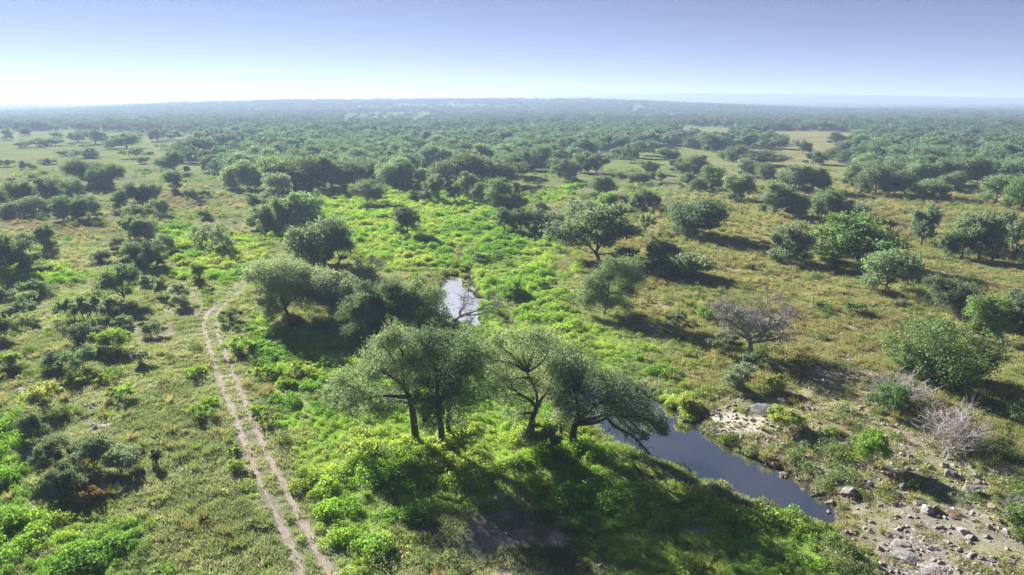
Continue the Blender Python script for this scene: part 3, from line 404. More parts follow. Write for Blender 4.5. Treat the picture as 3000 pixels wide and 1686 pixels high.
WOODS = [([(-167.45, 377.34), (-146.79, 498.72), (-63.61, 498.72), (-38.64, 318.65), (-44.39, 254.63), (-66.32, 246.33), (-81.77, 252.51), (-123.14, 288.53)], 1.0, 'the hazy left wood'), ([(-83.28, 655.44), (86.3, 885.79), (230.49, 1029.93), (128.79, 542.03), (40.88, 415.37), (15.77, 318.65), (0.0, 288.53), (-34.7, 318.65)], 1.0, 'the dense central wood'), ([(244.65, 498.72), (357.97, 691.5), (741.9, 952.48), (184.41, 182.91), (182.57, 242.37), (184.83, 269.36), (164.35, 257.89), (141.24, 257.89), (162.46, 318.65)], 1.0, 'the dark right wood'), ([(-307.49, 655.44), (-278.21, 952.48), (-136.9, 1082.69), (-63.61, 498.72), (-146.79, 498.72), (-195.04, 461.73)], 0.55, 'the scattered left-plain trees'), ([(230.49, 1029.93), (443.77, 1305.23), (558.13, 1082.69), (378.54, 731.7), (287.67, 786.49), (225.12, 924.64)], 0.9, 'the tan-clearing wood'), ([(160.15, 655.44), (228.45, 622.92), (167.83, 461.73), (105.68, 429.77)], 0.45, 'the right-plain trees'), ([(-430.15, 982.03), (-254.64, 1046.94), (-136.9, 1082.69), (226.83, 1013.46), (126.79, 1305.23), (-443.72, 1830.33), (-594.84, 1361.1)], 0.6, 'the far central wood'), ([(-1255.77, 1361.1), (-665.63, 1524.04), (-430.15, 982.03), (-317.44, 691.5), (-471.92, 806.6), (-678.51, 731.7)], 0.9, 'the far left wood'), ([(558.13, 1082.69), (1141.14, 1305.23), (810.45, 924.64), (675.37, 924.64), (357.97, 691.5)], 0.9, 'the far right wood')]
TANK_AT = (404.26, 749.1)
CACTUS_AT = (-32.18, 49.12)
BIRD_AT = (-109.9, 300.0, 41.6)
LOG_AT = [(-4.06, 54.28), (-2.81, 53.86)]

# ------------------------------------------------------------------ noise and fields on the ground plane
def _hash(i, j, s):
    n = (i * 374761393 + j * 668265263 + s * 982451653) & 0xffffffff
    n = ((n ^ (n >> 13)) * 1274126177) & 0xffffffff
    return ((n ^ (n >> 16)) & 0xffff) / 65535.0
def vn(x, y, scale, seed=0):
    x = np.asarray(x, float) / scale + 1000.3; y = np.asarray(y, float) / scale + 1000.7
    i = np.floor(x).astype(np.int64); j = np.floor(y).astype(np.int64)
    fx = x - i; fy = y - j
    fx = fx * fx * (3 - 2 * fx); fy = fy * fy * (3 - 2 * fy)
    a = _hash(i, j, seed); b = _hash(i + 1, j, seed); c = _hash(i, j + 1, seed); d = _hash(i + 1, j + 1, seed)
    return (a + (b - a) * fx) * (1 - fy) + (c + (d - c) * fx) * fy
def fbm(x, y, scale, seed=0, o=3):
    t = 0; w = 0; a = 1.0
    for k in range(o):
        t = t + a * vn(x, y, scale / 2 ** k, seed + 17 * k); w += a; a *= .5
    return t / w
def sstep(a, b, t):
    t = np.clip((t - a) / (b - a), 0, 1)
    return t * t * (3 - 2 * t)
def seg_dist(x, y, pts, closed=False):
    d = np.full(np.shape(x), 1e9)
    P = list(pts) + ([pts[0]] if closed else [])
    for (ax, ay), (bx, by) in zip(P[:-1], P[1:]):
        dx, dy = bx - ax, by - ay
        t = np.clip(((x - ax) * dx + (y - ay) * dy) / (dx * dx + dy * dy + 1e-9), 0, 1)
        d = np.minimum(d, (x - ax - t * dx) ** 2 + (y - ay - t * dy) ** 2)
    return np.sqrt(d)
def poly_sd(x, y, poly, margin):
    """signed distance to a polygon (negative inside), exact only within MARGIN of it"""
    out = np.full(np.shape(x), 1e6)
    P = np.array(poly)
    m = (x > P[:, 0].min() - margin) & (x < P[:, 0].max() + margin) & (y > P[:, 1].min() - margin) & (y < P[:, 1].max() + margin)
    if not m.any(): return out
    xs, ys = x[m], y[m]
    d = seg_dist(xs, ys, poly, True)
    ins = np.zeros(xs.shape, bool)
    for (ax, ay), (bx, by) in zip(poly, poly[1:] + poly[:1]):
        if ay == by: continue
        ins ^= ((ay > ys) != (by > ys)) & (xs < (bx - ax) * (ys - ay) / (by - ay) + ax)
    out[m] = np.where(ins, -d, d)
    return out
def zone(name, x, y):
    x = np.asarray(x, float); y = np.asarray(y, float)
    r = np.zeros(x.shape)
    n = fbm(x, y, 5.0, 31) - .5; n2 = fbm(x, y, 1.3, 77, 2) - .5
    for poly, soft in ZONES[name]:
        s = poly_sd(x, y, poly, soft * 4 + 1) + (n * 2.6 + n2 * 1.2) * min(soft, 6) + (n * 3 if soft > 6 else 0)
        r = np.maximum(r, sstep(soft, -soft, s))
    return r
def smooth_line(pts, step):
    P = [Vector((a, b, 0)) for a, b in pts]; out = []
    for i in range(len(P) - 1):
        p0, p1, p2, p3 = P[max(i - 1, 0)], P[i], P[i + 1], P[min(i + 2, len(P) - 1)]
        n = max(2, int((p2 - p1).length / step))
        for k in range(n):
            t = k / n
            out.append(0.5 * ((2 * p1) + (p2 - p0) * t + (2 * p0 - 5 * p1 + 4 * p2 - p3) * t * t + (3 * p1 - p0 - 3 * p2 + p3) * t ** 3))
    out.append(P[-1])
    return np.array([(v.x, v.y) for v in out])
RUT_LINES = [smooth_line(r, 0.45) for r in RUTS]
RUT_COARSE = [[tuple(p) for p in r[::4]] for r in RUT_LINES]
def rut_dist(x, y):
    return np.minimum(seg_dist(x, y, RUT_COARSE[0]), seg_dist(x, y, RUT_COARSE[1]))
def water_sd(x, y):
    return np.minimum(poly_sd(x, y, NEAR_POND, 14), poly_sd(x, y, FAR_POND, 14))
AZ_T = np.radians([-37, -33, -26, -18, -3, 6, 14, 24, 37])
RIDGE = np.array([0, 4, 22, 34, 40, 37, 24, 6, 0.0])
HILLS = np.array([20, 24, 30, 42, 66, 98, 112, 98, 62.0])
def H(x, y):
    x = np.asarray(x, float); y = np.asarray(y, float)
    R = np.hypot(x, y); az = np.arctan2(x, np.maximum(y, 1.0))
    near = 0.55 * (fbm(x, y, 34, 5, 2) - .5) + 0.34 * (fbm(x, y, 3.2, 9, 3) - .5)
    lod = np.clip(1 - (R - 250) / 500, 0, 1)
    z = near * np.clip(R / 20, 0, 1) * (0.35 + .65 * lod)
    rd = np.where(R < 175, 1.0, 0.0)
    m = (R < 175) & (x < 5)
    if m.any():
        d = rut_dist(x[m], y[m]); k = sstep(0.3, 1.6, d)
        z[m] = z[m] * (0.35 + .65 * k) - 0.05 * (1 - sstep(.25, .6, d))
    m = R < 150
    if m.any():
        xs, ys = x[m], y[m]; zz = z[m]
        d = water_sd(xs, ys)
        j = (fbm(xs, ys, 2.0, 41, 2) - .5)
        dd = d + j * 1.0
        bank = np.where(dd > 0, -1.0 + 1.0 * (1 - np.exp(-dd / 1.7)), -1.0 + np.maximum(dd * .5, -.9))
        f = np.exp(-np.maximum(dd, 0) / 4.0)
        zz = np.where(d < 13, zz * (1 - f * .7) + bank, zz)
        ch = np.minimum(seg_dist(xs, ys, CHANNEL[0]), seg_dist(xs, ys, CHANNEL[1]) + .2)
        zz = zz - 0.55 * np.exp(-(ch / 1.1) ** 2) * sstep(0, 1.5, d)
        zz = zz + 1.3 * sstep(24, 42, xs) * sstep(95, 55, ys) * sstep(1, 7, d)
        z[m] = zz
    a = np.interp(az, AZ_T, RIDGE); b = np.interp(az, AZ_T, HILLS)
    far = a * np.exp(-((R - 2700) / 800.0) ** 2) + b * np.exp(-((R - 6200) / 1300.0) ** 2)
    far += sstep(700, 1500, R) * 7 * (fbm(x, y, 620, 3, 3) - .45) * sstep(9000, 5000, R)
    far += sstep(4000, 5500, R) * 16 * (fbm(x, y, 900, 8, 3) - .5)
    return z + far * sstep(600, 1000, R)
def H1(x, y): return float(H(np.array([float(x)]), np.array([float(y)]))[0])

# ------------------------------------------------------------------ mesh and tag helpers
def mesh_np(name, V, Q, mat=None, smooth=False, tone=None):
    V = np.asarray(V, np.float32); Q = np.asarray(Q, np.int32)
    me = bpy.data.meshes.new(name)
    me.vertices.add(len(V)); me.vertices.foreach_set('co', V.ravel())
    n, k = Q.shape
    me.loops.add(n * k); me.loops.foreach_set('vertex_index', Q.ravel())
    me.polygons.add(n); me.polygons.foreach_set('loop_start', np.arange(0, n * k, k, dtype=np.int32))
    me.polygons.foreach_set('use_smooth', np.full(n, smooth))
    if tone is not None:
        a = me.attributes.new('tone', 'FLOAT', 'FACE'); a.data.foreach_set('value', np.asarray(tone, np.float32))
    me.update(); me.validate()
    if mat: me.materials.append(mat)
    return me
def obj(name, me, parent=None):
    o = bpy.data.objects.new(name, me); C.objects.link(o)
    if parent: o.parent = parent
    return o
def tag(o, label, cat=None, group=None, kind=None):
    o['label'] = label
    if cat: o['category'] = cat
    if group: o['group'] = group
    if kind: o['kind'] = kind
    return o
def thing(name, label, cat, loc, rz=0.0, group=None):
    o = bpy.data.objects.new(name, None); C.objects.link(o)
    o.empty_display_size = .3; o.location = loc; o.rotation_euler = (0, 0, rz)
    return tag(o, label, cat, group)

# ------------------------------------------------------------------ materials
def mat_new(name):
    m = bpy.data.materials.new(name); m.use_nodes = True; m.node_tree.nodes.clear()
    return m, m.node_tree.nodes, m.node_tree.links
def nd(N, t, **k):
    n = N.new(t)
    for a, v in k.items():
        if a.startswith('i_'): n.inputs[a[2:].replace('_', ' ')].default_value = v
        else: setattr(n, a, v)
    return n
def mixc(N, L, mode, f, a, b):
    n = N.new('ShaderNodeMix'); n.data_type = 'RGBA'; n.blend_type = mode
    for s, v in ((0, f), (6, a), (7, b)):
        if hasattr(v, 'is_linked'): L.new(v, n.inputs[s])
        else: n.inputs[s].default_value = v
    return n.outputs[2]
def ramp(N, L, fac, stops):
    r = N.new('ShaderNodeValToRGB'); e = r.color_ramp.elements
    while len(e) < len(stops): e.new(.5)
    for el, (p, c) in zip(e, stops):
        el.position = p; el.color = (*c, 1) if len(c) == 3 else c
    L.new(fac, r.inputs[0]); return r.outputs[0]
def leaf_material(name, source, trans=.42, gloss=.06, rough=.38, warm=(1.2, 1.22, .62)):
    """leaf: diffuse + translucent + waxy sheen; colour from the object's colour or from the scattered point's tint"""
    m, N, L = mat_new(name)
    if source == 'OBJECT':
        oi = nd(N, 'ShaderNodeObjectInfo'); base = oi.outputs['Color']
    else:
        at = nd(N, 'ShaderNodeAttribute', attribute_type='INSTANCER', attribute_name='tint'); base = at.outputs['Color']
    tn = nd(N, 'ShaderNodeAttribute', attribute_type='GEOMETRY', attribute_name='tone')
    tr = ramp(N, L, tn.outputs['Fac'], [(0, (.6, .65, .6)), (.5, (1, 1, 1)), (.85, (1.25, 1.22, 1.05)), (1, (1.5, 1.45, 1.1))])
    col = mixc(N, L, 'MULTIPLY', 1.0, base, tr)
    wcol = mixc(N, L, 'MULTIPLY', 1.0, col, (*warm, 1))
    df = nd(N, 'ShaderNodeBsdfDiffuse'); L.new(col, df.inputs['Color'])
    tl = nd(N, 'ShaderNodeBsdfTranslucent'); L.new(wcol, tl.inputs['Color'])
    mx = nd(N, 'ShaderNodeMixShader'); mx.inputs[0].default_value = trans
    L.new(df.outputs[0], mx.inputs[1]); L.new(tl.outputs[0], mx.inputs[2])
    gl = nd(N, 'ShaderNodeBsdfAnisotropic'); gl.inputs['Roughness'].default_value = rough; gl.inputs['Color'].default_value = (.9, .95, .9, 1)
    m2 = nd(N, 'ShaderNodeMixShader'); m2.inputs[0].default_value = gloss
    L.new(mx.outputs[0], m2.inputs[1]); L.new(gl.outputs[0], m2.inputs[2])
    out = nd(N, 'ShaderNodeOutputMaterial'); L.new(m2.outputs[0], out.inputs['Surface'])
    return m
M_LEAF = leaf_material('tree_leaf', 'OBJECT', .5, .035, .6, (1.08, 1.16, .72))
M_WEED = leaf_material('weed_leaf', 'OBJECT', .56, .03, .5)
M_SWEED = leaf_material('meadow_leaf', 'INSTANCER', .56, .03, .5)
M_SGRASS = leaf_material('grass_blade', 'INSTANCER', .55, .02, .6, (1.1, 1.1, .7))
M_SLEAF = leaf_material('woodland_leaf', 'INSTANCER', .48, .02, .6, (1.0, 1.15, .75))
def bark_material(name, c1, c2):
    m, N, L = mat_new(name)
    tc = nd(N, 'ShaderNodeTexCoord'); mp = nd(N, 'ShaderNodeMapping'); mp.inputs['Scale'].default_value = (5, 5, 1.2)
    L.new(tc.outputs['Object'], mp.inputs[0])
    ns = nd(N, 'ShaderNodeTexNoise', i_Scale=4.0, i_Detail=6.0); L.new(mp.outputs[0], ns.inputs['Vector'])
    col = ramp(N, L, ns.outputs[0], [(.3, c1), (.7, c2)])
    b = nd(N, 'ShaderNodeBsdfPrincipled'); b.inputs['Roughness'].default_value = .9
    L.new(col, b.inputs['Base Color'])
    bp = nd(N, 'ShaderNodeBump'); bp.inputs['Strength'].default_value = .6; bp.inputs['Distance'].default_value = .06
    L.new(ns.outputs[0], bp.inputs['Height']); L.new(bp.outputs[0], b.inputs['Normal'])
    out = nd(N, 'ShaderNodeOutputMaterial'); L.new(b.outputs[0], out.inputs['Surface'])
    return m
M_BARK = bark_material('oak_bark', (.035, .028, .022), (.13, .11, .09))
M_DEAD = bark_material('weathered_wood', (.19, .18, .16), (.43, .41, .37))
M_WHITE = bark_material('bleached_twigs', (.34, .32, .30), (.66, .62, .58))

def ground_material():
    m, N, L = mat_new('ground')
    at = nd(N, 'ShaderNodeAttribute', attribute_name='albedo')
    sp = nd(N, 'ShaderNodeAttribute', attribute_name='stony')
    geo = nd(N, 'ShaderNodeNewGeometry')
    n1 = nd(N, 'ShaderNodeTexNoise', i_Scale=.55, i_Detail=8.0, i_Roughness=.68); L.new(geo.outputs['Position'], n1.inputs['Vector'])
    n2 = nd(N, 'ShaderNodeTexNoise', i_Scale=4.5, i_Detail=5.0, i_Roughness=.7); L.new(geo.outputs['Position'], n2.inputs['Vector'])
    n3 = nd(N, 'ShaderNodeTexNoise', i_Scale=.035, i_Detail=5.0); L.new(geo.outputs['Position'], n3.inputs['Vector'])
    a = ramp(N, L, n1.outputs[0], [(.28, (.68, .7, .62)), (.5, (1, 1, 1)), (.75, (1.45, 1.4, 1.25))])
    b = ramp(N, L, n2.outputs[0], [(.3, (.58, .6, .55)), (.52, (1, 1, 1)), (.72, (1.55, 1.5, 1.4))])
    c = ramp(N, L, n3.outputs[0], [(.35, (.8, .86, .8)), (.65, (1.2, 1.13, 1.05))])
    col = mixc(N, L, 'MULTIPLY', 1.0, at.outputs['Color'], a)
    col = mixc(N, L, 'MULTIPLY', .9, col, b)
    col = mixc(N, L, 'MULTIPLY', 1.0, col, c)
    vo = nd(N, 'ShaderNodeTexVoronoi', i_Scale=3.2); L.new(geo.outputs['Position'], vo.inputs['Vector'])
    st = ramp(N, L, vo.outputs['Distance'], [(.15, (.46, .43, .4)), (.45, (.22, .19, .16))])
    col = mixc(N, L, 'MIX', sp.outputs['Fac'], col, mixc(N, L, 'MULTIPLY', .8, st, b))
    bs = nd(N, 'ShaderNodeBsdfPrincipled'); bs.inputs['Roughness'].default_value = .95
    bs.inputs['Specular IOR Level'].default_value = .0
    L.new(col, bs.inputs['Base Color'])
    ad = nd(N, 'ShaderNodeMath', operation='ADD'); L.new(n1.outputs[0], ad.inputs[0])
    ml = nd(N, 'ShaderNodeMath', operation='MULTIPLY'); ml.inputs[1].default_value = .35; L.new(n2.outputs[0], ml.inputs[0]); L.new(ml.outputs[0], ad.inputs[1])
    bp = nd(N, 'ShaderNodeBump'); bp.inputs['Strength'].default_value = .7; bp.inputs['Distance'].default_value = .12
    L.new(ad.outputs[0], bp.inputs['Height']); L.new(bp.outputs[0], bs.inputs['Normal'])
    out = nd(N, 'ShaderNodeOutputMaterial'); L.new(bs.outputs[0], out.inputs['Surface'])
    return m
def soil_material():
    m, N, L = mat_new('track_soil')
    geo = nd(N, 'ShaderNodeNewGeometry')
    n1 = nd(N, 'ShaderNodeTexNoise', i_Scale=1.2, i_Detail=8.0, i_Roughness=.7); L.new(geo.outputs['Position'], n1.inputs['Vector'])
    n2 = nd(N, 'ShaderNodeTexNoise', i_Scale=7.0, i_Detail=4.0, i_Roughness=.7); L.new(geo.outputs['Position'], n2.inputs['Vector'])
    col = ramp(N, L, n1.outputs[0], [(.3, (.22, .18, .15)), (.5, (.36, .305, .26)), (.7, (.47, .41, .36))])
    b = ramp(N, L, n2.outputs[0], [(.3, (.6, .6, .6)), (.6, (1.15, 1.12, 1.1))])
    col = mixc(N, L, 'MULTIPLY', 1.0, col, b)
    bs = nd(N, 'ShaderNodeBsdfPrincipled'); bs.inputs['Roughness'].default_value = .95; bs.inputs['Specular IOR Level'].default_value = .15
    L.new(col, bs.inputs['Base Color'])
    bp = nd(N, 'ShaderNodeBump'); bp.inputs['Strength'].default_value = .6; bp.inputs['Distance'].default_value = .05
    L.new(n2.outputs[0], bp.inputs['Height']); L.new(bp.outputs[0], bs.inputs['Normal'])
    out = nd(N, 'ShaderNodeOutputMaterial'); L.new(bs.outputs[0], out.inputs['Surface'])
    return m
def water_material(name, ior, rough=.03):
    m, N, L = mat_new(name)
    geo = nd(N, 'ShaderNodeNewGeometry')
    n1 = nd(N, 'ShaderNodeTexNoise', i_Scale=2.2, i_Detail=3.0); L.new(geo.outputs['Position'], n1.inputs['Vector'])
    n2 = nd(N, 'ShaderNodeTexNoise', i_Scale=.35, i_Detail=3.0); L.new(geo.outputs['Position'], n2.inputs['Vector'])
    bp = nd(N, 'ShaderNodeBump'); bp.inputs['Strength'].default_value = .06; bp.inputs['Distance'].default_value = .08
    L.new(n1.outputs[0], bp.inputs['Height'])
    bs = nd(N, 'ShaderNodeBsdfPrincipled')
    col = ramp(N, L, n2.outputs[0], [(.35, (.03, .034, .028)), (.65, (.06, .056, .042))])
    L.new(col, bs.inputs['Base Color']); bs.inputs['Roughness'].default_value = rough; bs.inputs['IOR'].default_value = ior
    L.new(bp.outputs[0], bs.inputs['Normal'])
    out = nd(N, 'ShaderNodeOutputMaterial'); L.new(bs.outputs[0], out.inputs['Surface'])
    return m
def rock_material():
    m, N, L = mat_new('limestone')
    tc = nd(N, 'ShaderNodeNewGeometry'); oi = nd(N, 'ShaderNodeObjectInfo')
    n1 = nd(N, 'ShaderNodeTexNoise', i_Scale=2.2, i_Detail=8.0, i_Roughness=.7); L.new(tc.outputs['Position'], n1.inputs['Vector'])
    n2 = nd(N, 'ShaderNodeTexNoise', i_Scale=9.0, i_Detail=5.0); L.new(tc.outputs['Position'], n2.inputs['Vector'])
    col = ramp(N, L, n1.outputs[0], [(.3, (.09, .085, .08)), (.5, (.27, .25, .23)), (.68, (.48, .45, .42))])
    col = mixc(N, L, 'MULTIPLY', .85, col, oi.outputs['Color'])
    bs = nd(N, 'ShaderNodeBsdfPrincipled'); bs.inputs['Roughness'].default_value = .9; L.new(col, bs.inputs['Base Color'])
    bp = nd(N, 'ShaderNodeBump'); bp.inputs['Strength'].default_value = .8; bp.inputs['Distance'].default_value = .08
    L.new(n2.outputs[0], bp.inputs['Height']); L.new(bp.outputs[0], bs.inputs['Normal'])
    out = nd(N, 'ShaderNodeOutputMaterial'); L.new(bs.outputs[0], out.inputs['Surface'])
    return m
def plain_material(name, c, rough=.6):
    m, N, L = mat_new(name)
    tc = nd(N, 'ShaderNodeTexCoord')
    ns = nd(N, 'ShaderNodeTexNoise', i_Scale=3.0, i_Detail=5.0); L.new(tc.outputs['Object'], ns.inputs['Vector'])
    col = ramp(N, L, ns.outputs[0], [(.3, tuple(v * .75 for v in c)), (.7, c)])
    bs = nd(N, 'ShaderNodeBsdfPrincipled'); bs.inputs['Roughness'].default_value = rough; L.new(col, bs.inputs['Base Color'])
    out = nd(N, 'ShaderNodeOutputMaterial'); L.new(bs.outputs[0], out.inputs['Surface'])
    return m
M_ROCK = rock_material()

# ------------------------------------------------------------------ the ground, one sheet to the horizon
def axis(lo, hi, step, reach_lo, reach_hi, ratio):
    core = list(np.arange(lo, hi, step)); s = step; v = core[-1]; up = []
    while v < reach_hi:
        s *= ratio; v += s; up.append(v)
    s = step; v = core[0]; dn = []
    while v > reach_lo:
        s *= ratio; v -= s; dn.append(v)
    return np.array(dn[::-1] + core + up)
xs = axis(-74, 74, 0.5, -17000, 17000, 1.06)
ys = axis(30, 128, 0.42, -400, 17000, 1.026)
GX, GY = np.meshgrid(xs, ys)
gx = GX.ravel(); gy = GY.ravel(); gz = H(gx, gy)
nx, ny = len(xs), len(ys)
ii = (np.arange(ny - 1)[:, None] * nx + np.arange(nx - 1)[None, :]).ravel()
Q = np.stack([ii, ii + 1, ii + nx + 1, ii + nx], 1)
C_SHORT = np.array((.215, .235, .145)); C_LUSH = np.array((.25, .40, .065)); C_DRY = np.array((.31, .30, .15))
C_BROWN = np.array((.20, .145, .09)); C_BARE = np.array((.37, .325, .285)); C_MUD = np.array((.05, .042, .03)); C_WOOD = np.array((.05, .066, .032))
def albedo(x, y):
    n = fbm(x, y, 9, 51, 4)[:, None]; n2 = fbm(x, y, 2.2, 52, 3)[:, None]
    c = C_SHORT * (.75 + .5 * n) * np.where(n2 > .5, 1.05, .92)
    R = np.hypot(x, y)
    def over(c, col, m): return c * (1 - m[:, None]) + col * m[:, None]
    c = over(c, C_LUSH * .8, .55 * sstep(.52, .68, fbm(x, y, 14, 61, 3)) * (R < 500))
    c = over(c, C_DRY, .8 * zone('dry', x, y))
    c = over(c, C_LUSH[None] * (.95 - .3 * sstep(220, 700, R))[:, None], zone('lush', x, y))
    c = over(c, C_BROWN, .3 * sstep(.56, .7, fbm(x, y, 11, 71, 3)) * zone('dry', x, y))
    c = over(c, C_BROWN, .85 * zone('brown', x, y) * sstep(.3, .55, fbm(x, y, 3, 72, 3)))
    c = over(c, C_BARE * .9, .92 * zone('bare', x, y) * sstep(.3, .6, fbm(x, y, 2.2, 73, 3)))
    c = over(c, C_BARE * .8, .75 * zone('rocky', x, y) * sstep(.38, .58, fbm(x, y, 1.6, 74, 3)))
    c = over(c, np.array((.62, .57, .52)), zone('gravel', x, y))
    m = R < 190
    d = np.full(x.shape, 99.0); rd = np.full(x.shape, 99.0); ch = np.full(x.shape, 99.0); ft = np.full(x.shape, 99.0)
    d[m] = water_sd(x[m], y[m]); rd[m] = rut_dist(x[m], y[m])
    ch[m] = seg_dist(x[m], y[m], CHANNEL[0])
    ft = np.minimum.reduce([seg_dist(x, y, f) for f in FAINT_TRACKS])
    c = over(c, C_SHORT * 1.1, sstep(2.2, .9, rd) * .7)
    c = over(c, C_BARE * .8, sstep(.7, .25, rd) * .8)
    c = over(c, C_MUD, sstep(1.5, .3, d)); c = over(c, C_MUD, .9 * sstep(1.3, .3, ch))
    c = over(c, C_BARE * .75, .55 * sstep(1.6, .5, ft))
    c = c * (1 - .12 * sstep(110, 300, R))[:, None]
    c = over(c, np.array((.22, .265, .105)), .7 * sstep(230, 420, R) * (1 - zone('dry', x, y)) * (1 - zone('lush', x, y)))
    far = sstep(700, 2500, R)
    c = over(c, C_WOOD * 1.9, far * .6)
    return c
alb = albedo(gx, gy)
me = mesh_np('ground', np.stack([gx, gy, gz], 1), Q, ground_material(), True)
a = me.attributes.new('albedo', 'FLOAT_COLOR', 'POINT'); a.data.foreach_set('color', np.concatenate([alb, np.ones((len(alb), 1))], 1).astype(np.float32).ravel())
a = me.attributes.new('stony', 'FLOAT', 'POINT')
stony = np.maximum(zone('bedrock', gx, gy), .45 * zone('rocky', gx, gy) * sstep(.5, .65, fbm(gx, gy, 1.2, 81, 3)))
stony *= 1 - zone('gravel', gx, gy)
a.data.foreach_set('value', stony.astype(np.float32))
tag(obj('ground', me), 'rolling savanna ground of grass, bare soil and rock', 'ground', kind='structure')

# ------------------------------------------------------------------ wheel tracks and water
M_SOIL = soil_material()
for k, line in enumerate(RUT_LINES):
    t = np.gradient(line, axis=0); t /= np.linalg.norm(t, axis=1)[:, None]; nrm = np.stack([-t[:, 1], t[:, 0]], 1)
    n = len(line); s = np.arange(n) * .45
    w1 = .26 + .2 * vn(s, s * 0, 1.3, 5 + k); w2 = .26 + .2 * vn(s, s * 0, 1.2, 9 + k)
    cov = np.ones(n)
    if k == 1: cov *= 1 - .85 * np.exp(-((line[:, 1] - 47.3) / 2.6) ** 2)
    cov *= 1 - .75 * np.exp(-((line[:, 1] - (112 if k == 0 else 400)) / 6.0) ** 2)
    cov *= sstep(142, 118, line[:, 1]) * .85 + .15
    w1 *= cov * .85; w2 *= cov * .85
    V = []
    for o_ in (-1, -.4, .3, 1):
        w = np.where(o_ < 0, w1, w2) * abs(o_) * np.sign(o_)
        p = line + nrm * w[:, None]
        V.append(np.stack([p[:, 0], p[:, 1], H(p[:, 0], p[:, 1]) + (.035 if abs(o_) < 1 else .012)], 1))
    V = np.stack(V, 1).reshape(-1, 3)
    i0 = (np.arange(n - 1)[:, None] * 4 + np.arange(3)[None, :]).ravel()
    tag(obj('dirt_track', mesh_np('dirt_track', V, np.stack([i0, i0 + 4, i0 + 5, i0 + 1], 1), M_SOIL, True)),
        ('right' if k == 0 else 'left') + ' pale wheel rut of the two-rut dirt track', 'dirt track', kind='structure')
M_WATER = water_material('creek_water', 6.5); M_POOL = water_material('glaring_water', 30.0, .38)
for nm, poly, lab in (('creek_water', NEAR_POND, 'still blue-grey creek pool along the rocky bank'), ('creek_water', FAR_POND, 'white glaring upstream pool in the meadow')):
    P = np.array(poly)
    wx = np.arange(P[:, 0].min() - 2.2, P[:, 0].max() + 2.2, .5); wy = np.arange(P[:, 1].min() - 2.2, P[:, 1].max() + 2.2, .5)
    X, Y = np.meshgrid(wx, wy); sd = poly_sd(X.ravel(), Y.ravel(), poly, 5).reshape(X.shape)
    idx = np.arange(X.size).reshape(X.shape)
    keep = (sd[:-1, :-1] < 1.8)
    q = np.stack([idx[:-1, :-1][keep], idx[:-1, 1:][keep], idx[1:, 1:][keep], idx[1:, :-1][keep]], 1)
    used, inv = np.unique(q, return_inverse=True)
    V = np.stack([X.ravel()[used], Y.ravel()[used], np.full(len(used), -1.0)], 1)
    tag(obj(nm, mesh_np(nm, V, inv.reshape(q.shape), M_WATER if poly is NEAR_POND else M_POOL, True)), lab, 'creek', kind='structure')

# ------------------------------------------------------------------ plant builders
class Wood:
    """collects tapered tubes; mesh() makes them one mesh"""
    def __init__(s): s.V = []; s.Q = []; s.n = 0
    def tube(s, pts, rad, k=5):
        pts = np.asarray(pts, float); rad = np.asarray(rad, float); n = len(pts)
        t = np.gradient(pts, axis=0); t /= np.linalg.norm(t, axis=1)[:, None] + 1e-9
        ref = np.array((0.0, 0, 1)) if abs(t[:, 2]).mean() < .8 else np.array((1.0, 0, 0))
        u = np.cross(t, ref); u /= np.linalg.norm(u, axis=1)[:, None] + 1e-9; v = np.cross(t, u)
        a = np.arange(k) * 2 * math.pi / k
        ring = pts[:, None, :] + rad[:, None, None] * (np.cos(a)[None, :, None] * u[:, None, :] + np.sin(a)[None, :, None] * v[:, None, :])
        s.V.append(ring.reshape(-1, 3))
        i = np.arange(n - 1)[:, None] * k; j = np.arange(k)[None, :]; j2 = (j + 1) % k
        s.Q.append(np.stack([i + j, i + j2, i + k + j2, i + k + j], 2).reshape(-1, 4) + s.n); s.n += n * k
    def mesh(s, name, mat): return mesh_np(name, np.concatenate(s.V), np.concatenate(s.Q), mat, True)
def curve(p0, p1, rng, n=6, bend=.18, up=.0):
    p0 = np.asarray(p0, float); p1 = np.asarray(p1, float); L = np.linalg.norm(p1 - p0)
    t = np.linspace(0, 1, n)[:, None]
    off = rng.normal(0, 1, 3) * bend * L; off[2] += up * L
    off2 = rng.normal(0, 1, 3) * bend * L * .5
    return p0 + (p1 - p0) * t + off * (4 * t * (1 - t)) * .5 + off2 * np.sin(t * 2 * math.pi) * .4
def leaves(centres, sigma, count, L, rng, out_c, flat=.75, droop=0):
    """rhombic leaf sprays round cluster centres"""
    n = len(centres); c = np.repeat(np.asarray(centres), count, 0); sg = np.repeat(np.asarray(sigma), count)
    p = c + rng.normal(0, 1, (len(c), 3)) * sg[:, None] * np.array((1, 1, flat))
    if droop: p[:, 2] -= np.abs(rng.normal(0, 1, len(c))) * sg * droop
    o = p - np.repeat(np.asarray(out_c), count, 0); o /= np.linalg.norm(o, axis=1)[:, None] + 1e-6
    r = rng.normal(0, 1, (len(c), 3)); r /= np.linalg.norm(r, axis=1)[:, None]
    nr = o * .55 + r + np.array((0, 0, .25)); nr /= np.linalg.norm(nr, axis=1)[:, None]
    u = np.cross(nr, rng.normal(0, 1, (len(c), 3))); u /= np.linalg.norm(u, axis=1)[:, None] + 1e-6
    v = np.cross(nr, u); l = (L * rng.uniform(.6, 1.35, len(c)))[:, None]
    V = np.stack([p - u * l * .5, p - v * l * .3, p + u * l * .5, p + v * l * .3], 1).reshape(-1, 3)
    Qd = np.arange(len(c) * 4).reshape(-1, 4)
    tone = np.clip(np.repeat(rng.normal(.45, .13, n), count) + rng.normal(0, .17, len(c)), 0, 1)
    return V, Qd, tone
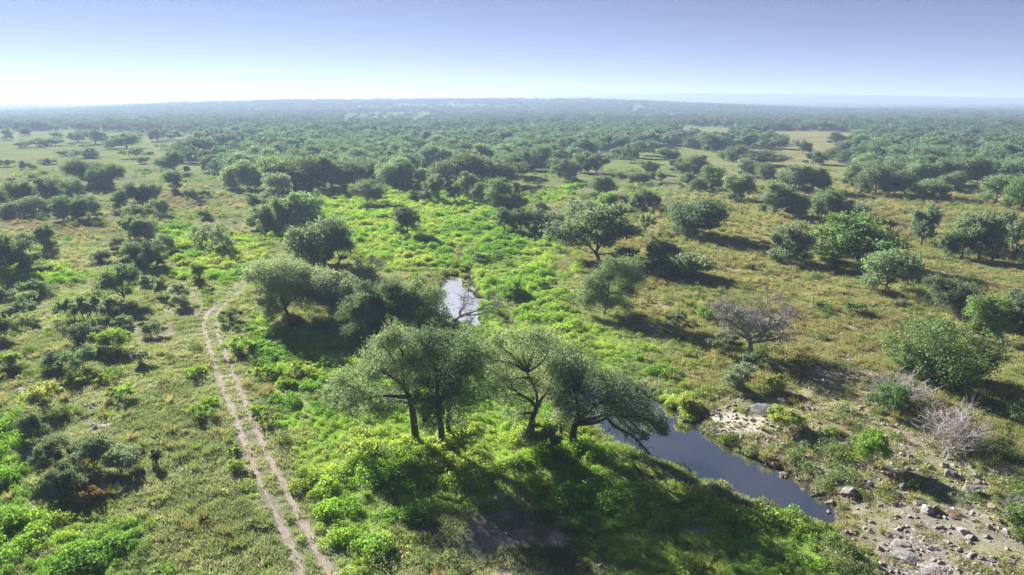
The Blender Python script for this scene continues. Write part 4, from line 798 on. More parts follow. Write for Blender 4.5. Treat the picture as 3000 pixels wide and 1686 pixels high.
def auto_lobes(rng, h, w, th, n, low):
    zc = th + (h - th) * (.52 if not low else .46); rz = (h - th) * .5; rx = w / 2
    out = []; base = .33 if n > 7 else .44; cand = []
    sh = rng.normal(0, .10, 2) * w; sq = rng.uniform(.8, 1.2)
    for k in range(n):
        best = None; bd = -1
        for _ in range(7):
            d = rng.normal(0, 1, 3); d[2] = abs(d[2]) * .9 - (1.05 if not low else .6) * rng.random(); d /= np.linalg.norm(d)
            f = rng.uniform(.42, .76)
            p = np.array((d[0] * rx * f * sq + sh[0] * d[2], d[1] * rx * f / sq + sh[1] * d[2], zc + d[2] * rz * f))
            dd = min([np.linalg.norm((p - q) / (rx, rx, rz)) for q in cand] or [9])
            if dd > bd: bd, best = dd, p
        cand.append(best); out.append((*best, min(rx, rz * 1.5) * base * rng.uniform(.65, 1.4)))
    out.append((rng.normal(0, .1) * rx, rng.normal(0, .1) * rx, zc + rz * .12, min(rx, rz * 1.4) * .52))
    if not low:
        for _ in range(int(rng.integers(2, 8))):               # low boughs that sweep towards the grass
            a = rng.uniform(0, 6.28); out.append((math.cos(a) * rx * rng.uniform(.45, .8), math.sin(a) * rx * rng.uniform(.45, .8), h * rng.uniform(.15, .33), min(rx, rz) * rng.uniform(.26, .42)))
    return out
def build_tree(rng, h, w, leafL=.2, lai=2.6, th=None, lobes=None, trunk=None, r0=None, lean=0.0, sparse=1.0, low=0, bough=None, droop=0, stems=0, n=None, split=False, sides=6, **_):
    """-> (trunk Wood, [limb Woods], (V, Q, tone) of the leaves)"""
    if th is None: th = h * (rng.uniform(.07, .16) if not low else .04)
    custom = lobes is not None and h > 9
    if lobes is not None: lobes = [(x, y, z, r * 1.22) for x, y, z, r in lobes]
    if lobes is None:
        lobes = auto_lobes(rng, h, w, th, n or int(np.clip(8 + w * 1.1, 9, 18)), low)
        lobes = [(x + lean * (z / h) ** 1.3 * w * .3, y, z, r) for x, y, z, r in lobes]
    r0 = r0 or (.022 * h + .05) * rng.uniform(.85, 1.2)
    tw = Wood(); limbs = []
    if trunk is None:
        top = np.array((lean * .12 * h + rng.normal(0, .05) * h, rng.normal(0, .04) * h, max(th * 1.25, h * .12)))
        tp = curve((0, 0, -.25), top, rng, 6, .07)
        tp[:, :2] += lean * 0.05 * np.sin(np.linspace(0, 3.1, 6))[:, None] * np.array((1, 0))
    else:
        tp = np.array(trunk, float); tp[0, 2] = -.3
        t = np.linspace(0, 1, len(tp)); tt = np.linspace(0, 1, 8); tp = np.stack([np.interp(tt, t, tp[:, k]) for k in range(3)], 1)
    rr = np.interp(np.linspace(0, 1, len(tp)), [0, .12, .3, 1], [1.5, 1.05, .95, .72]) * r0
    if stems:
        for k in range(stems + 4):
            e = np.array(lobes[rng.integers(len(lobes))][:3]) * (.55, .55, .7)
            s0 = np.array((rng.normal(0, .5), rng.normal(0, .5), -.2))
            tw.tube(curve(s0, e, rng, 7, .12, -.05), np.linspace(r0 * .7, r0 * .3, 7), 5)
    else: tw.tube(tp, rr, sides + 2)
    if bough is not None:
        bp_ = np.array(bough); t = np.linspace(0, 1, len(bp_)); tt = np.linspace(0, 1, 16)
        bp_ = np.stack([np.interp(tt, t, bp_[:, k]) for k in range(3)], 1); bp_[:, 1] -= np.linspace(0, 1.5, 16)
        lw = Wood(); lw.tube(bp_, np.linspace(r0 * .62, .04, 16), 6)
        for k in range(6, 16):
            for _ in range(5):
                e = bp_[k] + np.array((rng.normal(.35, .6), rng.normal(0, .6), -rng.uniform(.5, 1.7)))
                lw.tube(curve(bp_[k], e, rng, 5, .2, .15), np.linspace(.035, .01, 5), 3)
        limbs.append(lw)
    cen = []; sig = []; outc = []
    prim = []
    if not stems and len(lobes) > 4:
        LP = np.array([l[:3] for l in lobes]); D = LP - tp[-1]; D = D / (np.linalg.norm(D, axis=1)[:, None] + 1e-6)
        seeds = [int(np.argmax(LP[:, 2]))]
        while len(seeds) < min(4, len(lobes) // 3): seeds.append(int(np.argmin(np.max(D @ D[seeds].T, axis=1))))
        own = np.argmax(D @ D[seeds].T, axis=1)
        for q in range(len(seeds)):
            e = LP[own == q].mean(0) * .8 + tp[-1] * .2
            pl = curve(tp[-1 - (q % 2)], e, rng, 9, .1, .04); prim.append(pl)
            tw.tube(pl, np.linspace(r0 * .62, r0 * .2, 9), 6)
    area = sum(r * r for *_, r in lobes)
    for li, (x, y, z, r) in enumerate(lobes):
        lc = np.array((x, y, z)); lw = Wood()
        f = rng.uniform(.6, 1.0); st = tp[int(f * (len(tp) - 1))] if not stems else np.array((x * .25, y * .25, th * .6))
        if z < st[2]: st = tp[max(2, int(len(tp) * .55))]
        if prim:
            pl = prim[own[li]]; dd_ = np.linalg.norm(pl - lc, axis=1) + np.where(pl[:, 2] > lc[2] + .5, 2.0, 0); st = pl[max(2, int(np.argmin(dd_)) - 1)]
        L = np.linalg.norm(lc - st)
        lw.tube(curve(st, lc, rng, 8, .16, .05), np.linspace(min(r0 * .38, .04 + L * .03), max(.02, r0 * .08), 8), 5)
        m = int(np.clip(9 + r * 7, 9, 20))
        d = rng.normal(0, 1, (m, 3)); d[:, 2] = d[:, 2] * .8 + .25; d /= np.linalg.norm(d, axis=1)[:, None]
        cc = lc + d * r * rng.uniform(.5, 1.0, (m, 1)) * np.array((1, 1, .8))
        for q in cc[:10]:
            lw.tube(curve(lc + (q - lc) * .05, q, rng, 4, .15), np.linspace(max(.018, r0 * .09), .008, 4), 3)
        limbs.append(lw)
        if not low and z > st[2]:
            q = lc + (st - lc) * rng.uniform(.15, .45, (3, 1)) + rng.normal(0, .25 * r, (3, 3)); cc = np.concatenate([cc, q]); m += 3
        cen.append(cc); sig.append(np.full(m, r * .25)); outc.append(np.repeat(lc[None], m, 0))
    cen = np.concatenate(cen); sig = np.concatenate(sig); outc = np.concatenate(outc)
    cen[:, 2] = np.maximum(cen[:, 2], .12 * h if not low else .1)
    crown_area = math.pi * area * .8
    tot = crown_area * lai * sparse / (.3 * leafL * leafL)
    cnt = max(3, int(tot / len(cen)))
    V, Qd, tone = leaves(cen, sig, cnt, leafL, rng, outc, droop=droop * .8)
    V[:, 2] = np.maximum(V[:, 2], .02)
    if custom:                                       # thin trailing foliage under the main crown
        kp = rng.random(len(Qd)) < np.clip((V[::4, 2] - 1.2) / 3.0, .5, 1)
        V = V.reshape(-1, 4, 3)[kp].reshape(-1, 3); tone = tone[kp]; Qd = np.arange(len(V)).reshape(-1, 4)
    return tw, limbs, (V, Qd, tone)
def build_dead(rng, h, w, lean=0.0, thick=0, kind='dead_tree'):
    tw = Wood(); limbs = []
    if kind == 'dead_tree':
        r0 = .03 * h + (.13 if thick else .02)
        fork = np.array((lean * .2 * h, 0, h * (.3 if thick else .38)))
        tp = curve((0, 0, -.2), fork, rng, 6, .08); tw.tube(tp, np.linspace(r0 * 1.3, r0 * .8, 6), 8)
        nl = 10 if thick else 6
        for k in range(nl):
            a = 2 * math.pi * (k + rng.random() * .7) / nl
            e = np.array((math.cos(a) * w * .42 + lean * w * .45, math.sin(a) * w * .36, h * rng.uniform(.5, 1.0)))
            lw = Wood(); c = curve(tp[-1 if k % 2 else -2], e, rng, 9, .24, .02); lw.tube(c, np.linspace(r0 * .62, r0 * .14, 9), 6)
            for q in range(3, 9):
                for _ in range(4 if thick else 2):
                    d = rng.normal(0, 1, 3); d[2] = d[2] * .6 + .35; d /= np.linalg.norm(d)
                    L = h * rng.uniform(.14, .28); c2 = curve(c[q], c[q] + d * L, rng, 6, .18); lw.tube(c2, np.linspace(r0 * .18, .022, 6), 4)
                    for z in range(2, 6):
                        for _ in range(3 if thick else 2):
                            d2 = d * .5 + rng.normal(0, .8, 3); d2 /= np.linalg.norm(d2)
                            lw.tube(curve(c2[z], c2[z] + d2 * L * .5, rng, 4, .15), np.linspace(.026, .014, 4), 3)
            limbs.append(lw)
    else:
        for k in range(46):
            d = rng.normal(0, 1, 3); d[2] = abs(d[2]) * .9 + .25; d /= np.linalg.norm(d)
            e = d * np.array((w * .5, w * .5, h)) * rng.uniform(.75, 1.05)
            lw = limbs[-1] if (k % 5 and limbs) else Wood()
            if not limbs or lw is not limbs[-1]: limbs.append(lw)
            c = curve(rng.normal(0, .08, 3) * (1, 1, 0), e, rng, 7, .1, .05); lw.tube(c, np.linspace(.05, .016, 7), 4)
            for z in range(2, 7):
                for _ in range(3):
                    d2 = d * .8 + rng.normal(0, .6, 3); d2[2] += .15; d2 /= np.linalg.norm(d2)
                    L = h * rng.uniform(.15, .35); c2 = curve(c[z], c[z] + d2 * L, rng, 4, .12); lw.tube(c2, np.linspace(.022, .011, 4), 3)
                    lw.tube(curve(c2[2], c2[2] + (d2 + rng.normal(0, .5, 3)) * L * .5, rng, 3, .1), np.linspace(.012, .007, 3), 3)
        tw.tube(curve((0, 0, -.2), (0, 0, .3), rng, 4, .05), np.linspace(.12, .08, 4), 6)
    return tw, limbs
TINT = {'o': (.20, .26, .165), 'g': (.27, .34, .215), 'p': (.36, .41, .31), 'j': (.195, .29, .115), 'y': (.36, .41, .15), 'b': (.27, .42, .085), 'r': (.32, .2, .09), 'd': (.11, .10, .08), 'w': (.3, .3, .3)}
def tint(code, rng, v=.16):
    c = np.array(TINT[code]) * rng.uniform(1 - v, 1 + v) * rng.uniform(.93, 1.07, 3)
    return (*c, 1.0)

# shared plants for the middle distance
protos = []
for k in range(20):
    r = np.random.default_rng(900 + k)
    hh, ww = 6.0, 4.2 + 4.6 * ((k * 7) % 20) / 19
    tw, lm, lf = build_tree(r, hh, ww, .30, 4.6 * r.uniform(.8, 1.1), n=int(r.integers(9, 18)), sides=4, lean=r.normal(0, .5))
    for l in lm: tw.V += l.V; tw.Q += [q + tw.n for q in l.Q]; tw.n += l.n
    protos.append((ww / hh, ww, hh, tw.mesh('trunk', M_BARK), mesh_np('crown', lf[0], lf[1], M_LEAF, tone=lf[2])))
sprotos = []
for k in range(6):
    r = np.random.default_rng(940 + k)
    tw, lm, lf = build_tree(r, 2.0, 2.6 + .25 * k, .22, 5.0, n=6, low=1, sides=4, th=.15, stems=2, r0=.05)
    sprotos.append((1.3 + .12 * k, 2.6 + .25 * k, 2.0, tw.mesh('stem', M_BARK), mesh_np('foliage', lf[0], lf[1], M_LEAF, tone=lf[2])))
PLACED = []
count = 0
for kind, x, y, h, w, tc, label, group, k in THINGS:
    count += 1
    rng = np.random.default_rng(k.pop('seed', 3000 + count))
    loc = (x, y, H1(x, y)); dist = math.hypot(x, y)
    if kind == 'oak':
        if 'lobes' not in k: w *= 1.2; h *= 1.06
        PLACED.append((x, y, w))
    if kind == 'oak':
        t = thing('oak_tree' if h > 3 else 'oak_sapling', label, 'tree', loc, 0, group or None)
        if dist < 118 or k:
            sz = .17 if dist < 75 else (.22 if dist < 125 else .30)
            tw, lm, lf = build_tree(rng, h, w, sz, (2.8 if 'lobes' in k else 3.3) if dist < 75 else 4.0, **k)
            obj('trunk', tw.mesh('trunk', M_BARK), t)
            if dist < 75:
                for l in lm: obj('limb', l.mesh('limb', M_BARK), t)
            else:
                b = Wood()
                for l in lm: b.V += l.V; b.Q += [q + b.n for q in l.Q]; b.n += l.n
                obj('branches', b.mesh('branches', M_BARK), t)
            c = obj('crown', mesh_np('crown', lf[0], lf[1], M_LEAF, tone=lf[2]), t)
        else:
            rt = w / h
            pr = sorted(protos, key=lambda p: abs(math.log(p[0] / min(max(rt, .7), 1.5))) + rng.random() * .25)[0]
            t.scale = (w / pr[1], w / pr[1] * rng.uniform(.85, 1.1), h / pr[2]); t.rotation_euler = (0, 0, rng.uniform(0, 6.28))
            obj('trunk', pr[3], t); c = obj('crown', pr[4], t)
        c.color = tint(tc, rng)
    elif kind in ('shrub', 'juniper', 'weed'):
        w *= 1.24; h *= 1.32
        nm = {'shrub': 'shrub', 'juniper': 'juniper_shrub', 'weed': 'weed_clump'}[kind]
        t = thing(nm, label, {'weed': 'weeds'}.get(kind, 'shrub'), loc, 0, group or None)
        if dist < 105:
            tw, lm, lf = build_tree(rng, h, w, .135 if dist < 75 else .18, 5.2, th=.08 * h, low=1, stems=1, r0=.05, n=9 if w > 3 else 6, sparse=k.get('sparse', 1))
            for l in lm: tw.V += l.V; tw.Q += [q + tw.n for q in l.Q]; tw.n += l.n
            obj('stem', tw.mesh('stem', M_BARK), t)
            c = obj('foliage', mesh_np('foliage', lf[0], lf[1], M_WEED if (kind == 'weed' or tc in 'by') else M_LEAF, tone=lf[2]), t)
        else:
            pr = sprotos[int(rng.integers(6))]
            t.scale = (w / pr[1], w / pr[1], max(h, .3 * w) / pr[2]); t.rotation_euler = (0, 0, rng.uniform(0, 6.28))
            obj('stem', pr[3], t); c = obj('foliage', pr[4], t)
        c.color = tint(tc, rng)
    else:
        if k.get('thick'): w *= .92; h *= .95
        t = thing(kind, label, 'dead tree' if kind == 'dead_tree' else 'dead shrub', loc, 0, group or None)
        tw, lm = build_dead(rng, h, w, k.get('lean', 0), k.get('thick', 0), kind)
        mt = M_WHITE if tc == 'w' else M_DEAD
        obj('trunk', tw.mesh('trunk', mt), t)
        for l in lm: obj('limb' if kind == 'dead_tree' else 'twig', l.mesh('limb', mt), t)

# ------------------------------------------------------------------ woods: the nearest trees one by one, the rest one mass
def scatter(name, label, cat, P, rz, S, pick, tnt, meshes, tilt=0.0):
    """one stuff object: a point per plant, plants set on the points by geometry nodes"""
    me = bpy.data.meshes.new(name); n = len(P)
    me.vertices.add(n); me.vertices.foreach_set('co', np.asarray(P, np.float32).ravel())
    rr = np.random.default_rng(n)
    rot = np.stack([rr.normal(0, tilt, n), rr.normal(0, tilt, n), rz], 1)
    S = np.asarray(S); S = np.repeat(S[:, None], 3, 1) if S.ndim == 1 else S
    for an, ty, key, v in (('rot', 'FLOAT_VECTOR', 'vector', rot), ('size', 'FLOAT_VECTOR', 'vector', S), ('pick', 'INT', 'value', pick),
                           ('tint', 'FLOAT_COLOR', 'color', np.concatenate([tnt, np.ones((n, 1))], 1))):
        at = me.attributes.new(an, ty, 'POINT')
        at.data.foreach_set(key, np.ascontiguousarray(v, np.int32 if ty == 'INT' else np.float32).ravel())
    o = tag(obj(name, me), label, cat, kind='stuff')
    col = bpy.data.collections.new(name + '_plants')
    for q, m in enumerate(meshes):
        p = bpy.data.objects.new('%s_plant_%02d' % (name, q), m); col.objects.link(p)
    g = bpy.data.node_groups.new(name, 'GeometryNodeTree')
    g.interface.new_socket('Geometry', in_out='INPUT', socket_type='NodeSocketGeometry')
    g.interface.new_socket('Geometry', in_out='OUTPUT', socket_type='NodeSocketGeometry')
    N = g.nodes; L = g.links
    gi = N.new('NodeGroupInput'); go = N.new('NodeGroupOutput')
    ci = N.new('GeometryNodeCollectionInfo'); ci.inputs['Collection'].default_value = col
    ci.inputs['Separate Children'].default_value = True; ci.inputs['Reset Children'].default_value = True
    ip = N.new('GeometryNodeInstanceOnPoints'); ip.inputs['Pick Instance'].default_value = True
    def na(nm, ty):
        q = N.new('GeometryNodeInputNamedAttribute'); q.data_type = ty; q.inputs['Name'].default_value = nm; return q.outputs[0]
    L.new(gi.outputs[0], ip.inputs['Points']); L.new(ci.outputs[0], ip.inputs['Instance'])
    L.new(na('pick', 'INT'), ip.inputs['Instance Index'])
    er = N.new('FunctionNodeEulerToRotation'); L.new(na('rot', 'FLOAT_VECTOR'), er.inputs[0]); L.new(er.outputs[0], ip.inputs['Rotation'])
    L.new(na('size', 'FLOAT_VECTOR'), ip.inputs['Scale'])
    L.new(ip.outputs[0], go.inputs[0])
    md = o.modifiers.new('plants', 'NODES'); md.node_group = g
    return o
rng = np.random.default_rng(77)
def wood_density(x, y):
    R = np.hypot(x, y); best = np.zeros(x.shape); lab = np.full(x.shape, -1)
    n = fbm(x, y, 45, 15, 3)
    for q, (poly, d, l) in enumerate(WOODS):
        s = poly_sd(x, y, poly, 60) + (n - .5) * 40
        v = d * sstep(10, -6, s) * sstep(.3, .46, n + .1 * d)
        lab = np.where(v > best, q, lab); best = np.maximum(best, v)
    far = sstep(900, 1300, R) * (.04 + .96 * sstep(.40, .52, fbm(x, y * .4, 240, 25, 3))) * (.3 + .7 * sstep(.3, .46, fbm(x, y, 70, 26, 2)))
    far *= 1 - .93 * zone('lush', x, y)
    best = np.maximum(best, far)
    cl = sstep(.5, .6, fbm(x, y, 60, 19, 4))
    best = best * (.25 + .75 * sstep(.3, .48, fbm(x, y, 38, 29, 3)))
    best = np.maximum(best, .5 * cl * sstep(300, 520, R) * (1 - zone('lush', x, y)) * (1 - zone('clear', x, y)))
    best *= 1 - .9 * zone('clear', x, y)
    return best, lab
def sector(n, r0, r1, half=.80):
    R = np.sqrt(rng.uniform(r0 * r0, r1 * r1, n)); a = rng.uniform(-half, half, n)
    return R * np.sin(a), R * np.cos(a)
cand = []
for r0, r1, per in ((170, 900, 44.0), (900, 2000, 110.0), (2000, 4600, 330.0)):
    n = int(.8 * (r1 * r1 - r0 * r0) / per)
    x, y = sector(n, r0, r1); d, lab = wood_density(x, y)
    k = rng.random(n) < d; cand.append((x[k], y[k], lab[k]))
x = np.concatenate([c[0] for c in cand]); y = np.concatenate([c[1] for c in cand]); lab = np.concatenate([c[2] for c in cand])
ok = np.ones(len(x), bool)
for px, py, pw in PLACED: ok &= (x - px) ** 2 + (y - py) ** 2 > (pw * .5 + 2.2) ** 2
# keep trees apart where they can be told apart
order = np.argsort(np.hypot(x, y)); cell = {}
for i in order:
    if not ok[i]: continue
    if math.hypot(x[i], y[i]) > 900: break
    ci, cj = int(x[i] // 5), int(y[i] // 5)
    if any((x[j] - x[i]) ** 2 + (y[j] - y[i]) ** 2 < 17 for a in (-1, 0, 1) for b in (-1, 0, 1) for j in cell.get((ci + a, cj + b), ())): ok[i] = False
    else: cell.setdefault((ci, cj), []).append(i)
x, y, lab = x[ok], y[ok], lab[ok]
R = np.hypot(x, y); z = H(x, y)
n = len(x); hgt = rng.uniform(6.0, 10.8, n) * np.where(R > 2000, 1.15, 1); wid = hgt * rng.uniform(1.0, 1.75, n) * np.where(R > 2000, 1.5, 1)
small = rng.random(n) < .22; hgt = np.where(small, hgt * .5, hgt); wid = np.where(small, wid * .5, wid)
inview = np.abs(x) < .74 * y
big = np.where(inview & (lab >= 0) & ~small, hgt * wid / R ** 2, 0)
pickn = set(np.argsort(-big)[:128].tolist())
tn = np.stack([np.array(TINT['o' if rng.random() < .6 else 'g']) * rng.uniform(.8, 1.2) for _ in range(n)])
ORD = 'first second third fourth fifth sixth seventh eighth ninth tenth eleventh twelfth thirteenth fourteenth fifteenth sixteenth seventeenth eighteenth nineteenth twentieth'.split()
tree_label = {}
for q in range(len(WOODS)):
    mem = sorted([i for i in pickn if lab[i] == q], key=lambda i: R[i]); nr = max(1, math.ceil(len(mem) / 14))
    for r_ in range(nr):
        row = sorted(mem[r_ * len(mem) // nr:(r_ + 1) * len(mem) // nr], key=lambda i: x[i] / y[i])
        for p_, i in enumerate(row):
            tree_label[i] = '%s oak from the left in %s of %s' % (ORD[min(p_, 19)], 'the front row' if r_ == 0 else 'the %s row' % ORD[r_] if nr > 1 else 'the front row', WOODS[q][2])
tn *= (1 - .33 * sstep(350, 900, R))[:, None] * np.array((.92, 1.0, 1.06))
for i in sorted(pickn):
    r = np.random.default_rng(50000 + i)
    t = thing('oak_tree', tree_label[i], 'tree', (x[i], y[i], z[i]), r.uniform(0, 6.28), 'oaks of ' + WOODS[int(lab[i])][2])
    pr = sorted(protos, key=lambda p: abs(math.log(p[0] / (wid[i] / hgt[i]))) + r.random() * .3)[0]
    t.scale = (wid[i] / pr[1], wid[i] / pr[1], hgt[i] / pr[2])
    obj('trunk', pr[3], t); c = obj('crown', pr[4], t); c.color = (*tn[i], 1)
rest = np.array([i for i in range(n) if i not in pickn])
fmesh = []
for k in range(8):
    r = np.random.default_rng(980 + k)
    tw, lm, lf = build_tree(r, 6.0, 6.0 + k % 4, .55, 5.0, n=9, sides=3, th=.9)
    V = np.concatenate([lf[0], np.array([(-.2, 0, -.3), (.2, 0, -.3), (.15, 0, 2.2), (-.15, 0, 2.2), (0, -.2, -.3), (0, .2, -.3), (0, .15, 2.2), (0, -.15, 2.2)])])
    m_ = len(lf[0]); Qq = np.concatenate([lf[1], np.array([(m_, m_ + 1, m_ + 2, m_ + 3), (m_ + 4, m_ + 5, m_ + 6, m_ + 7)])])
    fmesh.append(mesh_np('far_tree', V, Qq, M_SLEAF, tone=np.concatenate([lf[2], [0, 0]])))
S = np.stack([wid[rest] / 7.2, wid[rest] / 7.2, hgt[rest] / 6.0], 1)
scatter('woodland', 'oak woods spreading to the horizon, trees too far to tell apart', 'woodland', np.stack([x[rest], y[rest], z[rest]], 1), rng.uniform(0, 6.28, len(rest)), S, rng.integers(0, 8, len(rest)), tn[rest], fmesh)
print('woodland', len(rest), 'individual', len(pickn))

# ------------------------------------------------------------------ ground cover
def clump_mesh(name, rng, rad, h, n, L, mat):
    p = rng.normal(0, 1, (n, 3)); p /= np.linalg.norm(p, axis=1)[:, None]
    p *= rng.uniform(.35, 1.0, (n, 1)) ** .5; p[:, 2] = np.abs(p[:, 2])
    c = p * np.array((rad, rad, h)); nr = p + rng.normal(0, .7, (n, 3)); nr /= np.linalg.norm(nr, axis=1)[:, None]
    u = np.cross(nr, rng.normal(0, 1, (n, 3))); u /= np.linalg.norm(u, axis=1)[:, None]; v = np.cross(nr, u)
    l = (L * rng.uniform(.6, 1.4, n))[:, None]
    V = np.stack([c - u * l * .5, c - v * l * .3, c + u * l * .5, c + v * l * .3], 1).reshape(-1, 3)
    V[:, 2] = np.maximum(V[:, 2], -.05)
    return mesh_np(name, V, np.arange(n * 4).reshape(-1, 4), mat, tone=np.clip(rng.normal(.45, .2, n), 0, 1))
def tuft_mesh(name, rng, rad, h, n, wd, mat, splay=.5):
    a = rng.uniform(0, 6.28, n); r = rad * np.sqrt(rng.random(n))
    b = np.stack([r * np.cos(a), r * np.sin(a), np.full(n, -.03)], 1)
    d = np.stack([np.cos(a) * splay * rng.uniform(.2, 1, n), np.sin(a) * splay * rng.uniform(.2, 1, n), np.ones(n)], 1) + rng.normal(0, .2, (n, 3)) * (1, 1, 0)
    tip = b + d * (h * rng.uniform(.5, 1.2, n))[:, None]
    s = rng.normal(0, 1, (n, 3)) * (1, 1, 0); s /= np.linalg.norm(s, axis=1)[:, None] + 1e-6; s *= wd
    V = np.stack([b - s, b + s, (b + tip) / 2 + s * .8, tip], 1)
    V = np.stack([V[:, 0], V[:, 1], V[:, 3] + s * .25, V[:, 3] - s * .25], 1).reshape(-1, 3)
    return mesh_np(name, V, np.arange(n * 4).reshape(-1, 4), mat, tone=np.clip(rng.normal(.45, .2, n), 0, 1))
rng = np.random.default_rng(123)
def wedge(n, y0, y1, p=1.0):
    """points in the stretch of ground in front, thinner with distance"""
    y = (rng.random(n) * (y1 ** p - y0 ** p) + y0 ** p) ** (1 / p); x = rng.uniform(-1, 1, n) * (.84 * y + 6)
    return x, y
def keep_off(x, y, rut=.4):
    m = np.ones(x.shape, bool)
    q = np.hypot(x, y) < 190
    m[q] &= (rut_dist(x[q], y[q]) > rut * (.55 + .7 * rng.random(q.sum()))) & (water_sd(x[q], y[q]) > .25)
    ch = seg_dist(x, y, CHANNEL[0]); m &= ch > .7
    return m
def put(name, label, cat, x, y, rzs, s, meshes, tn, tilt=.12, sink=0.0):
    z = H(x, y) - sink
    return scatter(name, label, cat, np.stack([x, y, z], 1), rzs, s, rng.integers(0, len(meshes), len(x)), tn, meshes, tilt)
def patch_tint(x, y, cols, scale, seed, v=.18):
    n = fbm(x, y, scale, seed, 3); t = np.clip((n - .3) / .4, 0, 1) * (len(cols) - 1); i = np.minimum(t.astype(int), len(cols) - 2); f = (t - i)[:, None]
    cols = np.array(cols); return (cols[i] * (1 - f) + cols[i + 1] * f) * rng.uniform(1 - v, 1 + v, (len(x), 1))
# bright weeds of the creek meadow
cm = [clump_mesh('weed', np.random.default_rng(60 + k), .5, .42 + .1 * (k % 3), 230, .105, M_SWEED) for k in range(6)]
x, y = wedge(130000, 28, 330, 1.3)
lu = zone('lush', x, y); nb = fbm(x, y, 2.6, 91, 3)
pr = lu * (.6 + .4 * sstep(.36, .54, nb)) + .11 * sstep(.6, .72, fbm(x, y, 6, 92, 3)) * (1 - lu)
k = (rng.random(len(x)) < pr * (1 - .75 * zone('bare', x, y)) * (1 - .5 * zone('rocky', x, y)) * (1 - .6 * zone('brown', x, y))) & keep_off(x, y, .75)
x, y, lu, nb = x[k], y[k], lu[k], nb[k]
tn = patch_tint(x, y, [(.180, .360, .060), (.252, .444, .078), (.348, .516, .102), (.432, .528, .144)], 9, 93)
tn *= (.62 + .38 * lu)[:, None]
sz = rng.uniform(.4, 1.15, len(x)) * (.6 + 1.05 * sstep(.42, .72, nb)) * (1 + np.hypot(x, y) / 420)
put('meadow_weeds', 'bright green knee-high weeds filling the creek meadow', 'weeds', x, y, rng.uniform(0, 6.28, len(x)), sz, cm, tn, .1)
print('weeds', len(x))
# dark low scrub in loose drifts
um = [clump_mesh('scrub', np.random.default_rng(160 + k), .5, .5 + .12 * k, 240, .10, M_SWEED) for k in range(4)]
x, y = wedge(60000, 28, 320, 1.3)
lu = zone('lush', x, y)
pr = sstep(.53, .66, fbm(x, y, 13, 191, 3)) * sstep(.45, .62, fbm(x, y, 3, 192, 2)) * .55 * (1 - .8 * lu)
k = (rng.random(len(x)) < pr * (1 - .7 * zone('bare', x, y))) & keep_off(x, y, 1.2)
x, y = x[k], y[k]
tn = patch_tint(x, y, [(.138, .213, .088), (.200, .269, .125), (.250, .275, .150), (.163, .263, .075)], 4, 193)
put('undergrowth', 'low dark scrub drifting between the trees and over the flats', 'scrub', x, y, rng.uniform(0, 6.28, len(x)), rng.uniform(.4, 1.5, len(x)) * (1 + y / 400), um, tn, .1)
print('scrub', len(x))
# short grass of the left flat
gm = [tuft_mesh('grass', np.random.default_rng(70 + k), .42, .13 + .03 * k, 70, .022, M_SGRASS, .9) for k in range(4)]
x, y = wedge(100000, 27, 150, 1.2)
dr = zone('dry', x, y); ba = zone('bare', x, y)
k = (rng.random(len(x)) < .75 * (1 - .8 * zone('lush', x, y)) * (1 - .9 * ba * sstep(.3, .6, fbm(x, y, 2.2, 73, 3))) * (1 - .75 * zone('rocky', x, y))) & keep_off(x, y, .58)
x, y, dr = x[k], y[k], dr[k]
tn = patch_tint(x, y, [(.25, .30, .16), (.335, .37, .235), (.40, .42, .30), (.29, .38, .16)], 5, 94)
tn = tn * (1 - dr[:, None] * .7) + patch_tint(x, y, [(.29, .305, .15), (.44, .43, .25), (.33, .285, .18), (.38, .40, .2)], 4, 95) * dr[:, None] * .7
put('short_grass', 'short patchy grass over the open flats', 'grass', x, y, rng.uniform(0, 6.28, len(x)), rng.uniform(.6, 1.3, len(x)) * (1 + y / 300), gm, tn, .1)
print('grass', len(x))
# tall dry grass and low herbs of the right side
dm = [tuft_mesh('dry_tuft', np.random.default_rng(80 + k), .2, .42 + .08 * k, 60, .016, M_SGRASS, .55) for k in range(3)] + [clump_mesh('herb', np.random.default_rng(85 + k), .34, .3, 60, .13, M_SGRASS) for k in range(2)]
x, y = wedge(70000, 27, 260, 1.35)
dr = np.maximum(zone('dry', x, y), .22); br = zone('brown', x, y)
k = (rng.random(len(x)) < dr * (.25 + .75 * sstep(.38, .6, fbm(x, y, 3, 96, 3))) * (1 - .8 * zone('bare', x, y)) * (1 - .72 * zone('rocky', x, y)) * (1 - .8 * zone('lush', x, y))) & keep_off(x, y, .9)
x, y, br = x[k], y[k], br[k]
tn = patch_tint(x, y, [(.22, .275, .11), (.37, .385, .18), (.44, .40, .23), (.32, .25, .15), (.29, .345, .14)], 6, 97)
tn = tn * (1 - .6 * br[:, None]) + np.array((.30, .22, .13)) * .6 * br[:, None]
put('dry_grass', 'tan and olive dry grass tufts on the right-hand slope', 'grass', x, y, rng.uniform(0, 6.28, len(x)), rng.uniform(.5, 1.35, len(x)) * (1 + y / 300), dm, tn, .12)
print('dry', len(x))

